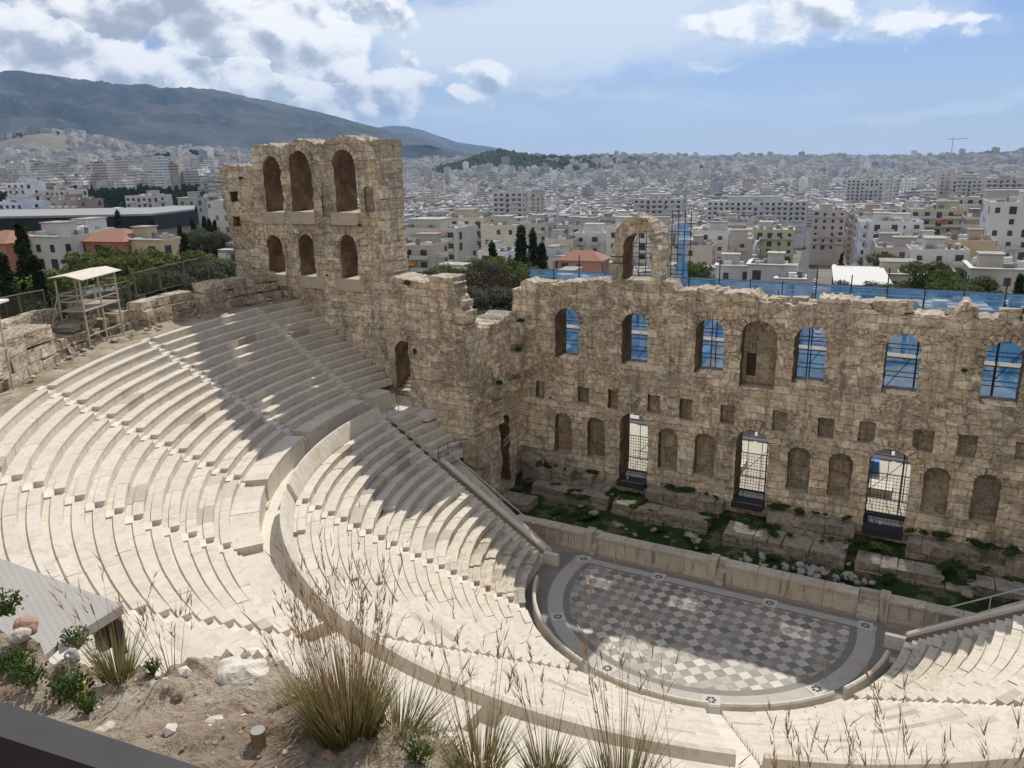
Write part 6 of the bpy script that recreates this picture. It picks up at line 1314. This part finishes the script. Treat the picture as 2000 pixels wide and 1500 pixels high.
T = [('pine', 1365, 505, 170, 'dark round tree behind the netting right of the free arch'), ('olive', 1690, 540, 165, 'grey green tree in front of the low neoclassical building'), ('olive', 1740, 535, 160, 'broad olive tree before the neoclassical roof'), ('olive', 1780, 545, 158, 'olive tree right of the broad one before the neoclassical roof'), ('pine', 1815, 510, 185, 'yellow green tree between neoclassical building and white house'), ('pine', 1855, 518, 180, 'bright green tree below the ochre house'), ('pine', 1870, 545, 160, 'dark green tree above the netting at right'), ('pine', 1905, 540, 165, 'dark tree in front of the low grey house'), ('cypress', 1995, 540, 140, 'dark tree cut by the right picture edge'), ('olive', 1645, 545, 170, 'small tree beside the green netted building'), ('pine', 1720, 495, 220, 'hedge like trees above the neoclassical roof')]
for k_, u, v_, ds, l in T: treepx(k_, u, v_, ds, l, tg)
for i, (u, v_, ds) in enumerate(((228, 413, 260), (296, 430, 250), (375, 428, 240), (398, 425, 245), (408, 428, 235), (420, 432, 240), (350, 440, 230))): treepx('cypress', u, v_, ds, 'slim dark cypress in front of the museum, %s from the left' % ordw[i], 'cypresses in front of the museum')
for i, (u, v_, ds) in enumerate(((380, 440, 225), (405, 445, 215), (430, 445, 220), (60, 450, 215), (200, 468, 190))): treepx('olive', u, v_, ds, 'round grey green tree by the museum, %s from the list of roadside trees' % ordw[i] if False else 'round grey green tree near the museum, %s counted by nearness' % ordw[i], 'round trees near the museum')
zt_ = [(200, 430, 'left of the tower'), (800, 1180, 'between the tower and the free arch'), (1340, 1560, 'between the free arch and the street'), (1600, 2000, 'right of the street')]
for zi, (ua, ub, zl) in enumerate(zt_):
    ds = sorted(rn.uniform(200, 560) for _ in range(9 if zi else 4))
    for qi, dd_ in enumerate(ds):
        h = hdir(rn.uniform(ua, ub), 350); x, y = CAM[0]+h[0]*dd_, CAM[1]+h[1]*dd_
        tree(rn.choice(('pine', 'pine', 'olive', 'cypress')), x, y, rn.uniform(1., 1.7), 'street tree among the houses, %s by distance %s' % (ordw[qi], zl), 'street trees among the houses')
# far woods as masses
def wood(name, pts, sz, mt, label, ht):
    b_v = []; b_f = []; b_c = []; base = [leafcloud(60, 1, 1, 1, .42, 900+i, .5, .4) for i in range(4)]
    for i, (x, y, s, tall) in enumerate(pts):
        q, f, c = base[i % 4]; n0 = sum(len(t) for t in b_v); sc = np.array([s, s, s*tall]); b_v.append(q*sc+np.array([x, y, gz(x, y)+s*tall*.8])); b_f.append(f+n0); b_c.append(c)
    mobj(name, npmesh(name, np.concatenate(b_v), np.concatenate(b_f), mt, col=np.concatenate(b_c)), kind='stuff', label=label, cat='wood')
rn = random.Random(17); pts = []
for i in range(1500):
    c = rn.uniform(-100, 440); h = hdir(c, 350); d = rn.uniform(700, 960); tall = rn.uniform(2.6, 4.2) if rn.random() < .6 else 2.0; pts.append((CAM[0]+h[0]*d, CAM[1]+h[1]*d, rn.uniform(2.2, 3.4), tall*.62))
wood('cypress_belt', pts, 1, M_LCYP, 'dark belt of cypresses and pines crossing the city on the left', 12)
pts = []
for i in range(1700):
    c = rn.gauss(985, 75) if i < 1200 else rn.uniform(1000, 1400); h = hdir(c, 320); d = rn.uniform(2640, 3160); pts.append((CAM[0]+h[0]*d, CAM[1]+h[1]*d, rn.uniform(6, 11), rn.uniform(.8, 1.3)))
wood('wooded_hill', pts, 1, M_LPINE, 'dark green wooded hill rising in the middle of the city', 12)
pts = []
for i in range(420):
    c = rn.uniform(290, 440); h = hdir(c, 320); d = rn.uniform(2480, 2860); pts.append((CAM[0]+h[0]*d, CAM[1]+h[1]*d, rn.uniform(6, 10), rn.uniform(.7, 1.1)))
for i in range(900):
    c = rn.uniform(-60, 2000); h = hdir(c, 320); d = rn.uniform(700, 5200); pts.append((CAM[0]+h[0]*d, CAM[1]+h[1]*d, rn.uniform(3, 7), rn.uniform(.8, 1.2)))
wood('distant_trees', pts, 1, M_LCYP, 'scattered dark trees among the distant houses', 12)
# ------------------------------------------------------------------ foreground ledge
GZ = 26.2
def loc2w(a, b, z): return (CAM[0]+H1[0]*a+H0[0]*b, CAM[1]+H1[1]*a+H0[1]*b, z)
def pz(u, v, z=GZ):
    r = ray(u, v); t = (z-CAM[2])/r[2]; p = CAM+r*t; return p
EDGE = [(-300, 1200), (0, 1215), (60, 1225), (110, 1255), (240, 1262), (370, 1290), (430, 1275), (560, 1290), (620, 1340), (850, 1400), (920, 1440), (1100, 1455), (1200, 1495), (1500, 1540), (2000, 1600), (2600, 1680)]
EL = []
for u, v_ in EDGE: p = pz(u, v_)[:2]-CAM[:2]; EL.append((p@H1, p@H0))
EL = np.array(EL); EL = EL[np.argsort(EL[:, 0])]
def edgey(a): return np.interp(a, EL[:, 0], EL[:, 1])
def gheight(a, b):
    e = edgey(a)+fbm(a*2.5, b*0+3, 3)*.10; d = b-e
    h = GZ+fbm(a*1.3, b*1.3, 4)*.17+fbm(a*6+3, b*6, 4)*.085+fbm(a*22, b*22, 3)*.022-.03
    rk = np.floor(fbm(a*2.2+8, b*3.1, 3)*9)/9*.20+np.floor(fbm(a*5+1, b*8, 3)*7)/7*.05; h = h+rk*np.clip(1+d*1.2, 0, 1)
    drop = np.clip(d, 0, 3); return h-drop*5.5-np.where(d > 0, .04, 0)+np.where(d > 0, fbm(a*3, b*5, 4)*.35, 0)
def ledge():
    na, nb = 620, 300; A = np.linspace(-6.5, 8, na); Bq = np.concatenate([np.linspace(-3, .8, 40), np.linspace(.82, 3.6, 220), np.linspace(3.65, 5.2, 40)]); AA, BB = np.meshgrid(A, Bq, indexing='ij'); Z = gheight(AA, BB)
    X = CAM[0]+H1[0]*AA+H0[0]*BB; Y = CAM[1]+H1[1]*AA+H0[1]*BB; i, j = np.meshgrid(np.arange(na-1), np.arange(nb-1), indexing='ij')
    mobj('rock_ledge', npmesh('rock_ledge', np.stack([X, Y, Z], -1).reshape(-1, 3), np.stack([i*nb+j, (i+1)*nb+j, (i+1)*nb+j+1, i*nb+j+1], -1).reshape(-1, 4), M_EARTH, smooth=True), kind='structure')
ledge()
def onledge(u, v_, dz=0.):
    r = ray(u, v_); t = 1.2
    while t < 8:
        p = CAM+r*t; q = p[:2]-CAM[:2]; h = float(gheight(np.array([q@H1]), np.array([q@H0]))[0])
        if p[2] <= h: return np.array([p[0], p[1], h+dz])
        t += .01
    return pz(u, v_)
def tuft(name, u, v_, R, L, nb, ns, SL, label, seed, green=.35, cat='grass', spread=.5, base=None, group='grass tufts on the rocky ledge'):
    g = random.Random(seed); p0 = onledge(u, v_) if base is None else np.array(base); V = []; F = []; C = []
    def strip(p, d, ln, w, bend, nseg, c0, c1):
        b = len(V); a = g.uniform(0, 6.28); side = Vector((math.cos(a), math.sin(a), 0)); d = Vector(d).normalized(); q = Vector(p); out = Vector((d.x, d.y, 0))
        for i in range(nseg+1):
            t = i/nseg; ww = w*(1-t**1.6)+.0003; V.append(tuple(q-side*ww)); V.append(tuple(q+side*ww)); d = (d+(out*1.2+Vector((0, 0, -.5)))*bend/nseg).normalized(); q = q+d*(ln/nseg)
            if i: F.append((b+2*i-2, b+2*i-1, b+2*i+1, b+2*i)); c = c0+(c1-c0)*t; C.append((c, c, c))
        return q, d
    for i in range(nb):
        a = g.uniform(0, 6.28); r = R*math.sqrt(g.random()); sp = spread*(r/R)*g.uniform(.6, 1.5)+g.uniform(0, .12); l = L*g.uniform(.35, 1.)
        strip((r*math.cos(a), r*math.sin(a), -.04), (math.cos(a)*sp, math.sin(a)*sp, 1), l, g.uniform(.0008, .0018), g.uniform(.1, .8), 5, g.uniform(0, green), g.uniform(green, 1))
    blades = npmesh('blades', V, F, M_GRASS, col=C) if V else None
    V, F, C = [], [], []
    for i in range(ns):
        a = g.uniform(0, 6.28); r = R*.8*math.sqrt(g.random()); sp = .42*spread*2*(r/R)*g.uniform(.5, 1.3)+g.uniform(0, .14); l = SL*g.uniform(.55, 1.)
        q, d = strip((r*math.cos(a), r*math.sin(a), -.03), (math.cos(a)*sp, math.sin(a)*sp, 1), l, .0011, g.uniform(.0, .22), 6, .2, g.uniform(.3, 1))
        for k_ in range(g.randint(4, 9)):
            t = g.uniform(0, .34)*l; pp = Vector(q)-Vector(d)*t; aa = g.uniform(0, 6.28); s = g.uniform(.12, .5); strip(tuple(pp), (d.x+s*math.cos(aa), d.y+s*math.sin(aa), d.z), g.uniform(.02, .055), g.uniform(.0010, .0019), .05, 2, g.uniform(.2, 1), g.uniform(.3, 1))
    stems = npmesh('seed_stems', V, F, M_STEM, col=C) if V else None
    e = empty(name, tuple(p0), 0, label=label, cat=cat, group=group)
    if blades: mobj('blades', blades, e)
    if stems: mobj('seed_stems', stems, e)
    return e
tuft('grass_tuft', 680, 1428, .085, .32, 1000, 100, .60, 'tallest dense grass clump with reddish dry seed stems in the foreground centre', 1, spread=.24)
tuft('grass_tuft', 228, 1304, .05, .20, 300, 8, .42, 'wispy grass clump at the edge below the grey panel on the left', 2, spread=.33)
tuft('grass_tuft', 330, 1290, .06, .05, 10, 22, .26, 'short reddish seed stems beside the left grass clump', 3)
tuft('grass_tuft', 585, 1350, .04, .13, 120, 8, .30, 'small thin grass tuft left of the tallest clump', 4)
tuft('grass_tuft', 775, 1425, .09, .22, 420, 14, .36, 'spreading low grass joined to the right of the tallest clump', 5, spread=.9)
tuft('grass_tuft', 935, 1478, .07, .20, 260, 18, .46, 'sparse tall seed stems over green blades, first clump right of centre', 6, spread=.33)
tuft('grass_tuft', 1065, 1492, .05, .17, 200, 10, .38, 'sparse clump with thin stems, second clump right of centre', 7, spread=.33)
tuft('grass_tuft', 1215, 1530, .08, .24, 260, 20, .60, 'tallest thin stems in front of the checkered floor, third clump right of centre', 8, spread=.28)
tuft('grass_tuft', 1330, 1590, .07, .16, 80, 6, .36, 'thin stems at the lower edge below the centre gap of the parapet', 9)
tuft('grass_tuft', 820, 1475, .10, .13, 520, 4, .25, 'low green grass at the bottom right of the tallest clump', 10, green=.2, spread=1.)
tuft('grass_tuft', 600, 1385, .10, .09, 420, 0, .2, 'short green grass patch at the left foot of the tallest clump', 11, green=.2, spread=1.)
for i, (u, v_, s) in enumerate(((1545, 1600, .33), (1600, 1610, .30), (1690, 1605, .36), (1735, 1610, .33), (1785, 1605, .37), (1850, 1615, .25), (1965, 1610, .32))):
    tuft('grass_tuft', u, v_, .03, .05, 12, 9, s, 'dry brown seed stems rising from the bottom edge at right, %s from the left' % ordw[i], 20+i, group='dry stems at the bottom right edge')
def weed(u, v_, s, label, seed, flower=None):
    p = onledge(u, v_, .02); e = empty('weed', tuple(p), label=label, cat='weed', group='leafy weeds on the rocky ledge'); q, f, c = leafcloud(260, s, s*.8, s*.55, s*.085, seed, .25, .6); q[:, 2] += s*.35
    mobj('leaves', npmesh('leaves', q, f, M_LGREEN, col=c), e); g = random.Random(seed); b = MB()
    for i in range(14): a = g.uniform(0, 6.28); b.tube((0, 0, -.03), (s*.7*math.cos(a), s*.6*math.sin(a), s*g.uniform(.3, .8)), .0022, 4)
    b.build('stalks', flat('weed_stalk', (.10, .13, .04)) if 'weed_stalk' not in bpy.data.materials else bpy.data.materials['weed_stalk'], e)
    if flower:
        b = MB(); b.tube((0, 0, 0), (0, .01, s*1.35), .0018, 4); b.rock((0, .01, s*1.42), .009 if flower == 'white' else .008, seed=3, flat=.9); b.build('flower_head', flat('%s_flower' % flower, (.75, .72, .68) if flower == 'white' else (.75, .60, .03)), e)
weed(142, 1362, .095, 'leafy green weed with a white seed head on the left of the rocky ledge', 61, 'white'); weed(30, 1310, .08, 'green weed at the left picture edge above the rusty beam', 62); weed(170, 1392, .06, 'fresh green leaves with a yellow flower just above the rusty beam', 63, 'yellow'); weed(10, 1190, .09, 'dark leafy weed at the left edge beside the grey panel', 64)
weed(150, 1255, .07, 'flat green weed under the corner of the grey panel', 65); weed(300, 1315, .04, 'tiny grey green weed left of the centre of the ledge', 66); weed(815, 1490, .06, 'pale green weed at the bottom edge below the tallest clump', 67); weed(705, 1405, .06, 'small weed hidden in the foot of the tallest clump', 68); weed(60, 1345, .08, 'sprawling weed on the left between two pale stones', 69)
M_RK = [flat('ledge_rock_%s' % n, c, .95, var=.3, sc=9.) for n, c in (('pale', (.50, .44, .36)), ('grey', (.33, .32, .31)), ('pink', (.38, .25, .19)), ('brown', (.27, .20, .14)), ('white', (.62, .58, .50)))]
rocks = [(495, 1298, .30, 4, .28, 'large whitish lichen covered rock at the ledge edge left of the tallest clump'), (50, 1222, .16, 2, .5, 'reddish crumbly rock at the left edge beside the grey panel'), (20, 1265, .10, 1, .5, 'smooth blue grey stone at the left picture edge'), (40, 1240, .12, 0, .5, 'pale rounded stone behind the left weeds'), (240, 1325, .13, 1, .35, 'pale grey flat stone below the left grass clump'), (300, 1335, .06, 0, .5, 'small yellowish stone right of the flat grey one'), (325, 1352, .03, 1, .9, 'small dark blue grey pebble in the middle of the ledge'), (350, 1360, .08, 3, .5, 'brown wedge shaped stone next to the dark pebble'), (405, 1380, .09, 1, .4, 'grey stone with dark shadow in the middle of the ledge'), (420, 1405, .12, 0, .22, 'flat pale rock slab above the wooden stump'), (200, 1425, .11, 0, .25, 'flat pale slab above the rusty beam'), (65, 1320, .07, 4, .4, 'whitish stone between the left weeds'), (140, 1282, .09, 1, .5, 'blue grey stone with pink patch left of centre'), (215, 1348, .08, 3, .6, 'dark brown stone beside the flowering weed'), (485, 1388, .07, 3, .5, 'dark brown stone at the left of the short grass patch'), (640, 1475, .09, 2, .35, 'pinkish stone below the tallest clump'), (60, 1360, .025, 3, .8, 'small dark rusty lump on the ledge above the beam')]
for i, (u, v_, s, m_, fl, l) in enumerate(rocks):
    p = onledge(u, v_, -s*fl*.25); b = MB(); b.rock((0, 0, 0), s*.5, flat=fl*1.6, seed=i+40); o = b.build('rock', M_RK[m_], smooth=False, loc=tuple(p), label=l, cat='rock')
    md = o.modifiers.new('sub', 'SUBSURF'); md.levels = md.render_levels = 3; tx = bpy.data.textures.new('rocktex', 'CLOUDS'); tx.noise_scale = s*.25; md2 = o.modifiers.new('d', 'DISPLACE'); md2.texture = tx; md2.strength = s*.14; md2.mid_level = .5
rn = random.Random(99); b_v = []; b = MB()
for i in range(2600):
    a = rn.uniform(-4.2, 2.2); bb = rn.uniform(1.2, 3.4)
    if bb > float(edgey(a))-.03: continue
    h = float(gheight(np.array([a]), np.array([bb]))[0]); s = rn.uniform(.003, .011)*(3 if rn.random() < .05 else 1); b.rock(loc2w(a, bb, h+s*.2), s, mi=rn.randrange(5), flat=.7, seed=i)
b.build('gravel', M_RK, kind='stuff', label='small pale gravel scattered over the earth of the rocky ledge', cat='gravel')
# stump
p = onledge(505, 1452); b = MB(); b.tube((0, 0, -.03), (0, .003, .040), .021, 14, r2=.022); o = b.build('wooden_stake', flat('weathered_wood', (.22, .17, .085), .9, var=.5, sc=40.), loc=tuple(p), label='short cut off wooden stake with grey top standing in the earth at the bottom', cat='stake')
b = MB(); b.tube((0, .003, .0402), (0, .003, .042), .0215, 14); b.build('stake_top', M_RK[1], o)
# rusty beam in the corner
a = CAM+ray(-420, 1232)*.95; c = CAM+ray(420, 1508)*.82; up = np.array([0, 0, 1.]); d = (c-a)/np.linalg.norm(c-a); toward = CAM-(a+c)/2; toward[2] = 0; toward /= np.linalg.norm(toward)
dn = -up*.30+toward*.05; bk = toward*.045-up*.0
b = MB(); Q = [a, c, c+dn, a+dn]; Q2 = [q+toward*.06 for q in Q]; b.add([tuple(q) for q in Q+Q2], [(0, 1, 2, 3), (7, 6, 5, 4), (0, 4, 5, 1), (1, 5, 6, 2), (2, 6, 7, 3), (3, 7, 4, 0)]); b.build('rusty_beam', M_RUST, label='dark rusty metal beam cutting across the bottom left corner', cat='beam')
# grey perforated panel
def panel():
    P = [pz(-260, 1050, 21.6), pz(0, 1090, 21.6), pz(238, 1180, 21.6), pz(112, 1258, 21.6), pz(-60, 1420, 21.6), pz(-400, 1500, 21.6)]; e = empty('platform_roof', (float(P[1][0]), float(P[1][1]), 21.5), label='pale grey perforated sheet roof of a platform jutting out at the left edge', cat='platform'); O = np.array([P[1][0], P[1][1], 21.5]); b = MB(); n = len(P)
    V = [tuple(p-O) for p in P]+[tuple(p-O-np.array([0, 0, .09])) for p in P]; b.add(V, [tuple(range(n-1, -1, -1)), tuple(range(n, 2*n))]+[(i, (i+1) % n, n+(i+1) % n, n+i) for i in range(n)])
    m, k = mat('perforated_sheet'); g = k.n('ShaderNodeNewGeometry'); r_ = k.n('ShaderNodeMapping'); r_.inputs['Rotation'].default_value = (0, 0, .35); r_.inputs['Scale'].default_value = (11, 11, 11); k.set(r_.inputs[0], g.outputs['Position']); fr = k.vm('FRACTION', r_.outputs[0]); ds = k.n('ShaderNodeVectorMath', operation='LENGTH'); mul = k.vm('MULTIPLY', k.vm('SUBTRACT', fr, (.5, .5, .5)), (1, 1, 0)); k.set(ds.inputs[0], mul)
    hole = k.m('LESS_THAN', ds.outputs['Value'], .17); nn = k.noise(g.outputs['Position'], .6, 4); col = k.mix(k.m('MULTIPLY', hole, .65), k.mix(nn, (.33, .31, .285), (.42, .395, .365)), (.22, .21, .20)); fin(k, col, .7)
    b.build('sheet', m, e)
    b = MB(); p2, p3 = P[2]-O, P[3]-O; b.add([tuple(p2+[0, 0, .02]), tuple(p3+[0, 0, .02]), tuple(p3-[0, 0, .13]), tuple(p2-[0, 0, .13])]+[tuple(p2+[.06, -.03, .02]), tuple(p3+[.06, -.03, .02]), tuple(p3+[.06, -.03, -.13]), tuple(p2+[.06, -.03, -.13])], [(3, 2, 1, 0), (4, 5, 6, 7), (0, 1, 5, 4), (2, 3, 7, 6)]); b.build('edge_beam', M_STEEL, e)
    b = MB(); b.box((p2[0]-.18, p2[1]-.12, -.75), (p2[0]-.06, p2[1], -.1)); b.box((p2[0]-.35, p2[1]-.3, -.6), (p2[0]-.18, p2[1]-.1, -.12)); b.tube((p2[0]-.12, p2[1]-.1, -9), (p2[0]-.12, p2[1]-.1, -.1), .07); b.build('support', M_DSTEEL, e)
panel()
# ------------------------------------------------------------------ air
def haze():
    c = CAM[:2]+H0*9000; b = MB(); b.box((c[0]-16500, c[1]-16500, -170), (c[0]+16500, c[1]+16500, 1150)); m, k = mat('hazy_air'); v = k.n('ShaderNodeVolumePrincipled'); v.inputs['Color'].default_value = (.42, .64, 1., 1); v.inputs['Density'].default_value = 5.0e-5; v.inputs['Anisotropy'].default_value = .25; o = k.n('ShaderNodeOutputMaterial'); k.t.links.new(v.outputs[0], o.inputs['Volume']); b.build('haze', m, kind='stuff', label='thin blue haze over the city', cat='haze')
haze()
